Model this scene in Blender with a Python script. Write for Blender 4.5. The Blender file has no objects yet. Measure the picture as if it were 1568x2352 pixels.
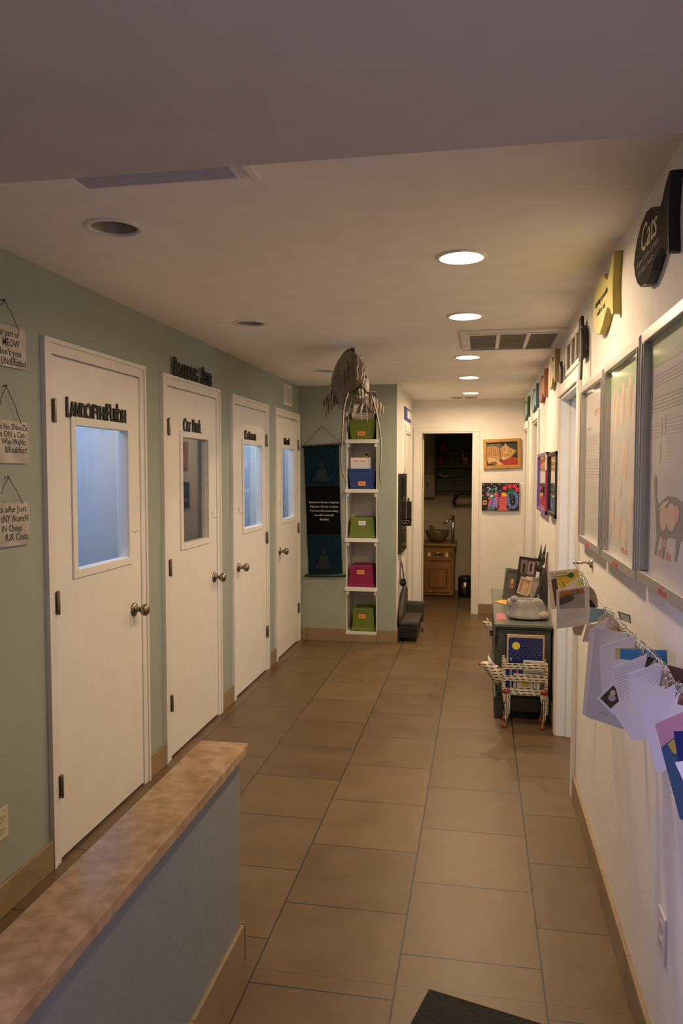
import bpy, bmesh, math, random
from mathutils import Vector, Matrix, Euler
random.seed(7)
PI = math.pi
scene = bpy.context.scene
col = scene.collection

# ------------------------------------------------------------------ camera
cam_d = bpy.data.cameras.new('camera'); cam = bpy.data.objects.new('camera', cam_d); col.objects.link(cam)
cam_d.sensor_fit = 'VERTICAL'; cam_d.sensor_height = 36.0; cam_d.lens = 36.0 * 1752.6 / 2352.0
cam_d.clip_start = 0.02
yaw, pit, rol = -0.1806, 0.054, 0.0005
fw = Vector((math.sin(yaw)*math.cos(pit), math.cos(yaw)*math.cos(pit), -math.sin(pit)))
rt = Vector((math.cos(yaw), -math.sin(yaw), 0)); up = rt.cross(fw)
r2 = rt*math.cos(rol) + up*math.sin(rol); u2 = up*math.cos(rol) - rt*math.sin(rol)
m3 = Matrix((r2, u2, -fw)).transposed()
cam.matrix_world = Matrix.Translation((0, 0, 1.60)) @ m3.to_4x4()
scene.camera = cam

# ------------------------------------------------------------------ exposure, world, daylight
scene.view_settings.view_transform = 'Standard'; scene.view_settings.look = 'None'
scene.view_settings.gamma = 1.0; scene.view_settings.use_curve_mapping = False
scene.view_settings.exposure = 0.0
w = bpy.data.worlds.new('world'); scene.world = w; w.use_nodes = True
w.node_tree.nodes['Background'].inputs[0].default_value = (0.5, 0.62, 1.0, 1)
w.node_tree.nodes['Background'].inputs[1].default_value = 0.6
WARM = (1.0, 0.72, 0.45)
LAMP = 335.0            # emission of the lit downlight lenses
def area(name, loc, rot, sx, sy, power, color, spread=180):
    d = bpy.data.lights.new(name, 'AREA'); d.shape = 'RECTANGLE'; d.size = sx; d.size_y = sy
    d.energy = power; d.color = color; d.spread = math.radians(spread)
    o = bpy.data.objects.new(name, d); o.location = loc; o.rotation_euler = rot; col.objects.link(o); return o
# cool light for cards and right wall, put outside an added unseen window
area('added_window_light', (-1.95, -0.05, 1.40), Euler((0, -PI/2+.22, .30), 'XYZ'), 1.05, 1.25, 12, (0.66, 0.58, 1.0), 66)
area('side_room_daylight', (1.80, 3.55, 1.5), (0, PI/2, 0), 0.8, 0.5, 9, (0.72, 0.82, 1.0))
# daylight in the boarding suites behind the glazed doors; the second's is added fill
SUITE = [(3.2, 11.0), (4.3, 0.6), (5.5, 15.0), (6.5, 10.0)]

# ------------------------------------------------------------------ materials
MATS = {}
def mat(name, rgb, rough=0.6, metal=0.0, noise=0.0, nscale=8.0, bump=0.0, bscale=200.0, coat=0.0, emit=None, spec=None, rgb2=None, stretch=None):
    if name in MATS: return MATS[name]
    m = bpy.data.materials.new(name); m.use_nodes = True; nt = m.node_tree; N = nt.nodes; L = nt.links
    b = N['Principled BSDF']; b.inputs['Base Color'].default_value = (*rgb, 1)
    b.inputs['Roughness'].default_value = rough; b.inputs['Metallic'].default_value = metal
    if coat: b.inputs['Coat Weight'].default_value = coat; b.inputs['Coat Roughness'].default_value = 0.03
    if spec is not None: b.inputs['Specular IOR Level'].default_value = spec
    tc = N.new('ShaderNodeTexCoord'); out = tc.outputs['Object']
    if stretch:
        mp = N.new('ShaderNodeMapping'); mp.inputs['Scale'].default_value = stretch; L.new(out, mp.inputs[0]); out = mp.outputs[0]
    nz = N.new('ShaderNodeTexNoise'); nz.inputs['Scale'].default_value = nscale; nz.inputs['Detail'].default_value = 5; L.new(out, nz.inputs['Vector'])
    rp = N.new('ShaderNodeValToRGB'); rp.color_ramp.elements[0].position = 0.3; rp.color_ramp.elements[1].position = 0.7
    k = max(noise, 0.03)
    c2 = rgb2 if rgb2 else tuple(min(1, c*(1+k)) for c in rgb)
    c1 = rgb if rgb2 else tuple(c*(1-k) for c in rgb)
    rp.color_ramp.elements[0].color = (*c1, 1); rp.color_ramp.elements[1].color = (*c2, 1)
    L.new(nz.outputs['Fac'], rp.inputs[0]); L.new(rp.outputs[0], b.inputs['Base Color'])
    if bump:
        n2 = N.new('ShaderNodeTexNoise'); n2.inputs['Scale'].default_value = bscale; n2.inputs['Detail'].default_value = 3; L.new(out, n2.inputs['Vector'])
        bp = N.new('ShaderNodeBump'); bp.inputs['Strength'].default_value = bump; bp.inputs['Distance'].default_value = 0.004
        L.new(n2.outputs['Fac'], bp.inputs['Height']); L.new(bp.outputs[0], b.inputs['Normal'])
    if emit:
        b.inputs['Emission Color'].default_value = (*emit[0], 1); b.inputs['Emission Strength'].default_value = emit[1]
    MATS[name] = m; return m
def floor_mat():
    m = bpy.data.materials.new('floor_tile'); m.use_nodes = True; nt = m.node_tree; N = nt.nodes; L = nt.links
    b = N['Principled BSDF']; tc = N.new('ShaderNodeTexCoord')
    sx = N.new('ShaderNodeSeparateXYZ'); L.new(tc.outputs['Object'], sx.inputs[0])
    T = 0.45339
    ax = N.new('ShaderNodeMath'); ax.operation = 'SUBTRACT'; L.new(sx.outputs['Y'], ax.inputs[0]); ax.inputs[1].default_value = 2.6713 + 0.5*T - 40*T
    ay = N.new('ShaderNodeMath'); ay.operation = 'SUBTRACT'; L.new(sx.outputs['X'], ay.inputs[0]); ay.inputs[1].default_value = -0.6993 - 40*T
    cb = N.new('ShaderNodeCombineXYZ'); L.new(ax.outputs[0], cb.inputs[0]); L.new(ay.outputs[0], cb.inputs[1])
    br = N.new('ShaderNodeTexBrick'); br.offset = 0.5; br.offset_frequency = 2; br.squash = 1; L.new(cb.outputs[0], br.inputs['Vector'])
    br.inputs['Scale'].default_value = 1; br.inputs['Mortar Size'].default_value = 0.0030; br.inputs['Mortar Smooth'].default_value = 0.1
    br.inputs['Bias'].default_value = 0; br.inputs['Brick Width'].default_value = T; br.inputs['Row Height'].default_value = T
    br.inputs['Color1'].default_value = (0.125, 0.080, 0.036, 1); br.inputs['Color2'].default_value = (0.158, 0.103, 0.047, 1)
    br.inputs['Mortar'].default_value = (0.022, 0.017, 0.011, 1)
    nz = N.new('ShaderNodeTexNoise'); nz.inputs['Scale'].default_value = 5.5; nz.inputs['Detail'].default_value = 7; nz.inputs['Roughness'].default_value = 0.62
    L.new(tc.outputs['Object'], nz.inputs['Vector'])
    rp = N.new('ShaderNodeValToRGB'); rp.color_ramp.elements[0].position = 0.32; rp.color_ramp.elements[0].color = (0.84, 0.80, 0.74, 1)
    rp.color_ramp.elements[1].position = 0.68; rp.color_ramp.elements[1].color = (1.10, 1.12, 1.16, 1); L.new(nz.outputs['Fac'], rp.inputs[0])
    mx = N.new('ShaderNodeMixRGB'); mx.blend_type = 'MULTIPLY'; mx.inputs[0].default_value = 1; L.new(br.outputs['Color'], mx.inputs[1]); L.new(rp.outputs[0], mx.inputs[2])
    # threshold joint across the hall
    d = N.new('ShaderNodeMath'); d.operation = 'SUBTRACT'; L.new(sx.outputs['Y'], d.inputs[0]); d.inputs[1].default_value = 2.286
    a = N.new('ShaderNodeMath'); a.operation = 'ABSOLUTE'; L.new(d.outputs[0], a.inputs[0])
    lt = N.new('ShaderNodeMath'); lt.operation = 'LESS_THAN'; L.new(a.outputs[0], lt.inputs[0]); lt.inputs[1].default_value = 0.0018
    m2 = N.new('ShaderNodeMixRGB'); L.new(lt.outputs[0], m2.inputs[0]); L.new(mx.outputs[0], m2.inputs[1]); m2.inputs[2].default_value = (0.08, 0.06, 0.04, 1)
    L.new(m2.outputs[0], b.inputs['Base Color'])
    r2 = N.new('ShaderNodeMapRange'); r2.inputs[3].default_value = 0.34; r2.inputs[4].default_value = 0.5; L.new(nz.outputs['Fac'], r2.inputs[0]); L.new(r2.outputs[0], b.inputs['Roughness'])
    bp = N.new('ShaderNodeBump'); bp.inputs['Strength'].default_value = 0.35; bp.inputs['Distance'].default_value = 0.002; bp.invert = True
    L.new(br.outputs['Fac'], bp.inputs['Height']); L.new(bp.outputs[0], b.inputs['Normal'])
    return m
def glass_mat(name, tint, gloss=1.0, ior=1.5, rough=0.02):
    m = bpy.data.materials.new(name); m.use_nodes = True; nt = m.node_tree; N = nt.nodes; L = nt.links
    N.remove(N['Principled BSDF']); out = N['Material Output']
    t = N.new('ShaderNodeBsdfTransparent'); t.inputs[0].default_value = (*tint, 1)
    g = N.new('ShaderNodeBsdfGlossy'); g.inputs['Roughness'].default_value = rough; g.inputs['Color'].default_value = (gloss, gloss, gloss, 1)
    f0 = ((ior-1)/(ior+1))**2
    lw = N.new('ShaderNodeLayerWeight'); lw.inputs[0].default_value = 0.5
    pw = N.new('ShaderNodeMath'); pw.operation = 'POWER'; L.new(lw.outputs['Facing'], pw.inputs[0]); pw.inputs[1].default_value = 5
    f = N.new('ShaderNodeMath'); f.operation = 'MULTIPLY_ADD'; L.new(pw.outputs[0], f.inputs[0]); f.inputs[1].default_value = 1-f0 if ior > 1.1 else .25; f.inputs[2].default_value = 2*f0
    mx = N.new('ShaderNodeMixShader'); L.new(f.outputs[0], mx.inputs[0]); L.new(t.outputs[0], mx.inputs[1]); L.new(g.outputs[0], mx.inputs[2])
    L.new(mx.outputs[0], out.inputs[0]); MATS[name] = m; return m
def wave_mat(name, c1, c2, scale, dist, rough=0.5, thr=(0.45, 0.55), direction='Z', stretch=(1, 1, 1)):
    m = bpy.data.materials.new(name); m.use_nodes = True; nt = m.node_tree; N = nt.nodes; L = nt.links
    b = N['Principled BSDF']; b.inputs['Roughness'].default_value = rough
    tc = N.new('ShaderNodeTexCoord'); mp = N.new('ShaderNodeMapping'); mp.inputs['Scale'].default_value = stretch; L.new(tc.outputs['Object'], mp.inputs[0])
    wv = N.new('ShaderNodeTexWave'); wv.bands_direction = direction; wv.inputs['Scale'].default_value = scale; wv.inputs['Distortion'].default_value = dist
    wv.inputs['Detail'].default_value = 2; wv.inputs['Detail Scale'].default_value = 1.5; L.new(mp.outputs[0], wv.inputs['Vector'])
    rp = N.new('ShaderNodeValToRGB'); rp.color_ramp.elements[0].position = thr[0]; rp.color_ramp.elements[0].color = (*c1, 1)
    rp.color_ramp.elements[1].position = thr[1]; rp.color_ramp.elements[1].color = (*c2, 1); L.new(wv.outputs['Fac'], rp.inputs[0]); L.new(rp.outputs[0], b.inputs['Base Color'])
    MATS[name] = m; return m
def dash_mat(name, base, ink):
    # short diagonal black dashes painted on cream
    m = bpy.data.materials.new(name); m.use_nodes = True; nt = m.node_tree; N = nt.nodes; L = nt.links
    b = N['Principled BSDF']; b.inputs['Roughness'].default_value = 0.45
    tc = N.new('ShaderNodeTexCoord'); s = N.new('ShaderNodeSeparateXYZ'); L.new(tc.outputs['Object'], s.inputs[0])
    a = N.new('ShaderNodeMath'); a.operation = 'MULTIPLY_ADD'; L.new(s.outputs['Z'], a.inputs[0]); a.inputs[1].default_value = 1.6; L.new(s.outputs['X'], a.inputs[2])
    c = N.new('ShaderNodeCombineXYZ'); L.new(a.outputs[0], c.inputs[0]); L.new(s.outputs['Z'], c.inputs[1])
    br = N.new('ShaderNodeTexBrick'); br.offset = 0.5; L.new(c.outputs[0], br.inputs['Vector']); br.inputs['Scale'].default_value = 1
    br.inputs['Brick Width'].default_value = 0.040; br.inputs['Row Height'].default_value = 0.0185; br.inputs['Mortar Size'].default_value = 0.0068; br.inputs['Mortar Smooth'].default_value = 0.2
    br.inputs['Color1'].default_value = (*ink, 1); br.inputs['Color2'].default_value = (*ink, 1); br.inputs['Mortar'].default_value = (*base, 1)
    L.new(br.outputs['Color'], b.inputs['Base Color']); MATS[name] = m; return m

WALLW = mat('wall_white', (0.84, 0.82, 0.78), 0.75, bump=0.25, bscale=60)
CEIL = mat('ceiling_paint', (0.90, 0.87, 0.82), 0.85, bump=0.15, bscale=90)
SAGE = mat('wall_sage', (0.34, 0.385, 0.33), 0.7, bump=0.25, bscale=70)
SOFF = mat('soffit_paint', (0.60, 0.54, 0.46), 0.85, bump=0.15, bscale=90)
HALF = mat('half_wall_paint', (0.26, 0.285, 0.265), 0.7, bump=0.35, bscale=60)
WOODW = mat('door_white', (0.84, 0.82, 0.78), 0.38, bump=0.06, bscale=300)
TRIMW = mat('trim_white', (0.80, 0.78, 0.74), 0.4)
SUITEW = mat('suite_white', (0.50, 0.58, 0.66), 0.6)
FLOOR = floor_mat()
BASET = mat('base_tile', (0.30, 0.22, 0.125), 0.5, noise=0.12, nscale=9)
MARBLE = mat('beige_marble', (0.36, 0.225, 0.115), 0.14, noise=0.0, nscale=26, rgb2=(0.58, 0.40, 0.24))
NICKEL = mat('antique_nickel', (0.30, 0.26, 0.20), 0.32, metal=1.0, noise=0.15)
CHROME = mat('chrome', (0.72, 0.70, 0.68), 0.15, metal=1.0)
STEEL = mat('steel', (0.55, 0.54, 0.52), 0.3, metal=1.0)
BLACK = mat('black', (0.012, 0.011, 0.010), 0.45)
BLACKM = mat('matte_black', (0.02, 0.02, 0.02), 0.8)
ALU = mat('aluminium_frame', (0.58, 0.57, 0.56), 0.35, metal=0.75)
PAPER = mat('paper_white', (0.80, 0.80, 0.80), 0.6)
INK = mat('ink', (0.03, 0.03, 0.035), 0.6)
GREYINK = mat('grey_print', (0.42, 0.42, 0.44), 0.6)
RED = mat('print_red', (0.70, 0.10, 0.08), 0.6)
GLASS = glass_mat('pane_glass', (0.93, 0.96, 0.97))
GLASSP = glass_mat('matt_acrylic', (0.96, 0.96, 0.96), 1.0, 1.06, 0.1)
GLASSF = glass_mat('frame_glass', (0.96, 0.96, 0.96), 1.0, 1.35, 0.01)

# ------------------------------------------------------------------ mesh helpers
class MB:
    def __init__(s, M=None): s.v = []; s.f = []; s.mi = []; s.sm = []; s.M = M or Matrix.Identity(4); s.mats = []
    def idx(s, m):
        if m not in s.mats: s.mats.append(m)
        return s.mats.index(m)
    def add(s, vs, fs, m, smooth=False):
        o = len(s.v); k = s.idx(m)
        s.v += [s.M @ Vector(v) for v in vs]
        for f in fs: s.f.append([i+o for i in f]); s.mi.append(k); s.sm.append(smooth)
        return s
    def box(s, x0, x1, y0, y1, z0, z1, m):
        vs = [(x, y, z) for z in (z0, z1) for y in (y0, y1) for x in (x0, x1)]
        return s.add(vs, [(0, 2, 3, 1), (4, 5, 7, 6), (0, 1, 5, 4), (2, 6, 7, 3), (0, 4, 6, 2), (1, 3, 7, 5)], m)
    def prism(s, pts, z0, z1, m, cap=True):
        n = len(pts); vs = [(p[0], p[1], z0) for p in pts] + [(p[0], p[1], z1) for p in pts]
        fs = [(i, (i+1) % n, (i+1) % n+n, i+n) for i in range(n)]
        if cap: fs += [tuple(range(n))[::-1], tuple(range(n, 2*n))]
        return s.add(vs, fs, m)
    def poly(s, pts, m): return s.add(pts, [tuple(range(len(pts)))], m)
    def tube(s, pts, r, m, n=8, cap=True, flat=None):
        pts = [Vector(p) for p in pts]; rr = r if isinstance(r, (list, tuple)) else [r]*len(pts)
        vs = []; prev = None
        for i, p in enumerate(pts):
            t = (pts[min(i+1, len(pts)-1)] - pts[max(i-1, 0)]).normalized()
            if prev is None:
                a = t.orthogonal().normalized() if abs(t.z) < 0.9 else Vector((1, 0, 0)); a = (a - t*a.dot(t)).normalized()
            else: a = (prev - t*prev.dot(t)).normalized()
            prev = a; b = t.cross(a)
            for k in range(n):
                g = 2*PI*k/n; vs.append(p + a*math.cos(g)*rr[i] + b*math.sin(g)*rr[i]*(flat or 1))
        fs = []
        for i in range(len(pts)-1):
            for k in range(n): fs.append((i*n+k, i*n+(k+1) % n, (i+1)*n+(k+1) % n, (i+1)*n+k))
        if cap: fs += [tuple(range(n))[::-1], tuple(range((len(pts)-1)*n, len(pts)*n))]
        return s.add(vs, fs, m, n > 5)
    def lathe(s, prof, o, ax, m, n=24, smooth=True):
        o = Vector(o); ax = Vector(ax).normalized(); a = ax.orthogonal().normalized(); b = ax.cross(a); vs = []
        for r, h in prof:
            for k in range(n): g = 2*PI*k/n; vs.append(o + ax*h + a*math.cos(g)*r + b*math.sin(g)*r)
        fs = [(i*n+k, i*n+(k+1) % n, (i+1)*n+(k+1) % n, (i+1)*n+k) for i in range(len(prof)-1) for k in range(n)]
        fs += [tuple(range(n))[::-1], tuple(range((len(prof)-1)*n, len(prof)*n))]
        return s.add(vs, fs, m, smooth)
    def loft(s, rings, m, cap=True, smooth=True):
        n = len(rings[0]); vs = [p for r in rings for p in r]
        fs = [(i*n+k, i*n+(k+1) % n, (i+1)*n+(k+1) % n, (i+1)*n+k) for i in range(len(rings)-1) for k in range(n)]
        if cap: fs += [tuple(range(n))[::-1], tuple(range((len(rings)-1)*n, len(rings)*n))]
        return s.add(vs, fs, m, smooth)
    def ell(s, c, r, m, nu=16, nv=10):
        rings = []
        for j in range(1, nv):
            t = PI*j/nv; rings.append([(c[0]+r[0]*math.sin(t)*math.cos(2*PI*k/nu), c[1]+r[1]*math.sin(t)*math.sin(2*PI*k/nu), c[2]-r[2]*math.cos(t)) for k in range(nu)])
        return s.loft(rings, m)
    def torus(s, c, ax, R, r, m, n=16, k=6):
        ax = Vector(ax).normalized(); a = ax.orthogonal().normalized(); b = ax.cross(a); c = Vector(c)
        vs = []; fs = []
        for i in range(n):
            g = 2*PI*i/n; d = a*math.cos(g)+b*math.sin(g)
            for j in range(k): h = 2*PI*j/k; vs.append(c + d*(R+r*math.cos(h)) + ax*r*math.sin(h))
        for i in range(n):
            for j in range(k): fs.append((i*k+j, ((i+1) % n)*k+j, ((i+1) % n)*k+(j+1) % k, i*k+(j+1) % k))
        return s.add(vs, fs, m, True)
    def text(s, st, x, y, h, m, depth=0.0, width=None, z=0.0, align='LEFT', bold=0.0, slant=0.0, cond=1.0):
        vs, fs = text_geo(st, depth, bold, align)
        if not vs: return s
        w0 = max(v[0] for v in vs) - min(v[0] for v in vs); mnx = min(v[0] for v in vs)
        sy = h/0.72; sx = sy*cond
        if width: sx = width/w0
        off = 0
        if width and align == 'CENTER': off = 0
        out = []
        for v in vs:
            xx = v[0]*sx if align != 'LEFT' else (v[0]-mnx)*sx
            out.append((x+xx+slant*v[1]*sy, y+v[1]*sy, z+v[2]))
        return s.add(out, fs, m)
    def build(s, name, parent=None, label=None, cat=None, group=None, kind=None, bevel=0, subsurf=0, base=None):
        off = Vector((0, 0, 0))
        if parent is not None:
            p = parent
            while p is not None: off += p.location; p = p.parent
        elif base is not None: off = Vector(base)
        me = bpy.data.meshes.new(name); me.from_pydata([v - off for v in s.v], [], s.f)
        for m in s.mats: me.materials.append(m)
        for i, p in enumerate(me.polygons): p.material_index = s.mi[i]; p.use_smooth = s.sm[i]
        bm = bmesh.new(); bm.from_mesh(me); bmesh.ops.recalc_face_normals(bm, faces=bm.faces) if not getattr(s, 'keep', False) else None; bm.to_mesh(me); bm.free()
        o = bpy.data.objects.new(name, me); col.objects.link(o)
        if parent is not None: o.parent = parent
        elif base is not None: o.location = base
        if bevel: b = o.modifiers.new('bevel', 'BEVEL'); b.width = bevel; b.segments = 2; b.limit_method = 'ANGLE'
        if subsurf: b = o.modifiers.new('sub', 'SUBSURF'); b.levels = subsurf; b.render_levels = subsurf
        if label: o['label'] = label
        if cat: o['category'] = cat
        if group: o['group'] = group
        if kind: o['kind'] = kind
        return o
_TC = {}
def text_geo(st, depth, bold, align):
    k = (st, depth, bold, align)
    if k in _TC: return _TC[k]
    cu = bpy.data.curves.new('t', 'FONT'); cu.body = st; cu.size = 1.0; cu.align_x = align; cu.extrude = depth; cu.offset = bold; cu.resolution_u = 2
    ob = bpy.data.objects.new('t', cu); col.objects.link(ob); dg = bpy.context.evaluated_depsgraph_get(); dg.update()
    me = ob.evaluated_get(dg).to_mesh(); vs = [tuple(v.co) for v in me.vertices]; fs = [tuple(p.vertices) for p in me.polygons]
    ob.evaluated_get(dg).to_mesh_clear(); bpy.data.objects.remove(ob); bpy.data.curves.remove(cu)
    _TC[k] = (vs, fs); return vs, fs
def thing(name, loc, label=None, cat=None, group=None, kind=None):
    o = bpy.data.objects.new(name, None); o.empty_display_size = 0.05; o.location = loc; col.objects.link(o)
    if label: o['label'] = label
    if cat: o['category'] = cat
    if group: o['group'] = group
    if kind: o['kind'] = kind
    return o
def copy_tree(o, parent=None):
    c = o.copy(); col.objects.link(c)
    if parent is not None: c.parent = parent
    for ch in list(o.children): copy_tree(ch, c)
    return c
def basis(o, u, v, n): return Matrix(((u[0], v[0], n[0], o[0]), (u[1], v[1], n[1], o[1]), (u[2], v[2], n[2], o[2]), (0, 0, 0, 1)))
def onleft(y, z, x=-1.685): return basis((x, y, z), (0, 1, 0), (0, 0, 1), (1, 0, 0))      # facing +X
def onright(y, z, x=0.465): return basis((x, y, z), (0, -1, 0), (0, 0, 1), (-1, 0, 0))    # facing -X
def onback(x, z, y): return basis((x, y, z), (1, 0, 0), (0, 0, 1), (0, -1, 0))            # facing -Y
def slab(name, M, outline, holes, depth, m, kind='structure', mhole=None, parent=None):
    # plate with holes: front at local z=0, extruded to z=-depth
    bm = bmesh.new(); loops = [outline] + holes; es = []
    for lp in loops:
        vs = [bm.verts.new((p[0], p[1], 0)) for p in lp]
        for i in range(len(vs)): es.append(bm.edges.new((vs[i], vs[(i+1) % len(vs)])))
    bmesh.ops.triangle_fill(bm, edges=es, use_beauty=True, use_dissolve=False)
    fr = [tuple(v.co) for v in bm.verts]; bm.verts.index_update(); ff = [tuple(v.index for v in f.verts) for f in bm.faces]; bm.free()
    mb = MB(M); mb.add(fr, ff, m); mb.add([(a, b, -depth) for a, b, c in fr], ff, m)
    for lp in loops:
        n = len(lp); mb.add([(p[0], p[1], 0) for p in lp]+[(p[0], p[1], -depth) for p in lp], [(i, (i+1) % n, (i+1) % n+n, i+n) for i in range(n)], m if lp is outline or mhole is None else mhole)
    return mb.build(name, parent=parent, kind=kind)
def rect(a, b, c, d): return [(a, c), (b, c), (b, d), (a, d)]
def circ(x, y, r, n=28): return [(x+r*math.cos(2*PI*k/n), y+r*math.sin(2*PI*k/n)) for k in range(n)]

# ------------------------------------------------------------------ room shell
ZC = 2.39
MB().box(-3.3, 2.2, -3.2, 11.0, -0.10, 0.0, FLOOR).build('floor', kind='structure')
LIT = [(-0.079, 2.897), (-0.088, 3.99), (-0.10, 5.41), (-0.108, 6.58), (-0.113, 7.888)]
DEAD = [(-1.180, 2.352), (-1.224, 3.984), (-1.226, 5.965)]
RL = 0.078
slab('ceiling', basis((0, 0, ZC), (1, 0, 0), (0, 1, 0), (0, 0, -1)), rect(-3.3, 2.2, 1.3, 11.0), [circ(x, y, RL) for x, y in LIT+DEAD] + [rect(-0.10, 0.45, 4.43, 5.06)], 0.012, CEIL)
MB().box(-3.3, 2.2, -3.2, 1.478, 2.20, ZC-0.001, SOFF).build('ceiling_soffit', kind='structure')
# left wall with four door openings
DOORS = [dict(y0=2.79, y1=3.57, c0=2.726, c1=3.635), dict(y0=3.92, y1=4.69, c0=3.845, c1=4.758), dict(y0=5.07, y1=5.835, c0=4.998, c1=5.902), dict(y0=6.19, y1=6.905, c0=6.118, c1=6.968)]
slab('wall_left', onleft(0, 0), rect(-3.2, 7.0, -.09, ZC), [rect(d['y0']-.012, d['y1']+.012, -.05, 2.065) for d in DOORS] + [rect(-0.70, 0.60, 0.81, 1.99)], 0.115, SAGE)
# niche wall
slab('wall_niche', onback(0, 0, 7.0), rect(-1.685, -0.7625, 0, ZC), [rect(-1.236, -0.941, 0.072, 2.335)], 0.30, SAGE)
# white side of the projecting block, with a doorway
slab('wall_hall_left', onleft(0, 0, -0.762), rect(7.001, 8.6, -.09, ZC), [rect(7.80, 8.36, -.05, 2.0)], 0.10, WALLW)
slab('wall_end', onback(0, 0, 8.6), rect(-0.862, 0.614, -.09, ZC), [rect(-0.665, -0.085, -.05, 2.03)], 0.10, WALLW)
RD = [(3.85, 4.70), (6.46, 7.14), (7.86, 8.50)]
slab('wall_right', onright(0, 0), rect(-8.5995, 3.2, -.09, ZC), [rect(-b, -a, -.05, 2.03) for a, b in RD], 0.15, WALLW)
slab('wall_rear', onback(0, 0, -3.30), rect(-3.3, 2.2, 0, 2.2), [], -0.10, WALLW)
# side rooms behind the right wall
mb = MB(); mb.box(1.90, 2.0, -3.2, 8.7, 0, ZC, WALLW)
for y in (3.2, 5.6, 7.5, 8.65): mb.box(0.615, 1.90, y, y+0.06, 0, ZC, WALLW)
mb.build('wall_side_rooms', kind='structure')
# suites behind the left doors
mb = MB(); mb.box(-3.05, -2.95, 2.3, 7.1, 0, ZC, SUITEW)
for y in (2.45, 3.73, 4.84, 5.98, 7.02): mb.box(-2.95, -1.80, y, y+0.06, 0, ZC, SUITEW)
mb.build('wall_suites', kind='structure')
# bathroom shell
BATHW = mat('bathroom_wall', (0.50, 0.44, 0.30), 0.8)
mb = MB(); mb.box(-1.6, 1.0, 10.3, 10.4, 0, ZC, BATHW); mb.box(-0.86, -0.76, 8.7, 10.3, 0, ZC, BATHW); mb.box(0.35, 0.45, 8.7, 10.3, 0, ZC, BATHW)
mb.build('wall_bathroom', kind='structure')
# block room beyond hall-left doorway
mb = MB(); mb.box(-1.70, -1.62, 7.3, 8.7, 0, ZC, WALLW); mb.box(-1.62, -0.863, 8.6, 8.7, 0, ZC, WALLW); mb.build('wall_block_room', kind='structure')

# unseen window beside the camera, added to carry the cool light
win = thing('added_window_1', (-1.74, -0.05, 0.80), kind='structure')
mb = MB()
for a in (-0.71, -0.07, 0.57): mb.box(-1.76, -1.72, a, a+0.04, 0.80, 2.0, TRIMW)
for a in (0.78, 1.98): mb.box(-1.80, -1.68, -0.73, 0.63, a, a+0.04, TRIMW)
mb.build('window_frame', win)

# baseboards of tile
BT = 0.118
def baseboard(name, segs, h=BT):
    mb = MB()
    for (x0, x1, y0, y1) in segs: mb.box(x0, x1, y0, y1, 0, h, BASET)
    o = mb.build(name, kind='structure', bevel=0.003)
lt = -1.668
baseboard('baseboard_left', [(-1.685, lt, -3.2, 2.724), (-1.685, lt, 3.637, 3.843), (-1.685, lt, 4.76, 4.996), (-1.685, lt, 5.904, 6.116), (-1.685, lt, 6.97, 6.986)])
def tiled(name, p0, p1, n, fixed, axis):
    mb = MB(); L = (p1-p0)/n
    for i in range(n):
        a, b = p0+i*L+0.001, p0+(i+1)*L-0.001
        if axis == 'x': mb.box(a, b, fixed[0], fixed[1], 0, BT, BASET)
        else: mb.box(fixed[0], fixed[1], a, b, 0, BT, BASET)
    mb.build(name, kind='structure', bevel=0.0015)
mb = MB()
for a, b in ((-1.668, -1.61), (-1.608, -1.237)): mb.box(a, b, 6.984, 7.0, 0, BT, BASET)
mb.box(-1.235, -0.943, 6.984, 7.0, 0, 0.069, BASET)
for a, b in ((-0.940, -0.757),): mb.box(a, b, 6.984, 7.0, 0, BT, BASET)
mb.build('baseboard_niche', kind='structure', bevel=0.0015)
baseboard('baseboard_hall_left', [(-0.762, -0.750, 7.0, 7.72), (-0.762, -0.75, 8.44, 8.6)])
tiled('baseboard_right', -3.2, 3.775, 15, (0.451, 0.465), 'y')
baseboard('baseboard_end', [(-0.02, 0.465, 8.587, 8.6)])
baseboard('baseboard_right_far', [(0.451, 0.465, 4.775, 6.385), (0.451, 0.465, 7.215, 7.785)])

# ------------------------------------------------------------------ half wall with marble cap
mb = MB(); mb.box(-0.875, -0.755, -1.6, 2.31, 0, 0.684, HALF); mb.build('wall_half', kind='structure')
mb = MB(); mb.box(-0.893, -0.733, -1.6, 2.335, 0.684, 0.719, MARBLE); mb.build('trim_marble_cap', kind='structure', bevel=0.004)
mb = MB()
for i in range(9): mb.box(-0.755, -0.742, 2.32-0.45*(i+1)+0.001, 2.32-0.45*i-0.001, 0, 0.125, BASET)
mb.box(-0.89, -0.742, 2.311, 2.324, 0, 0.125, BASET)
mb.build('baseboard_half_wall', kind='structure', bevel=0.0015)

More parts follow.
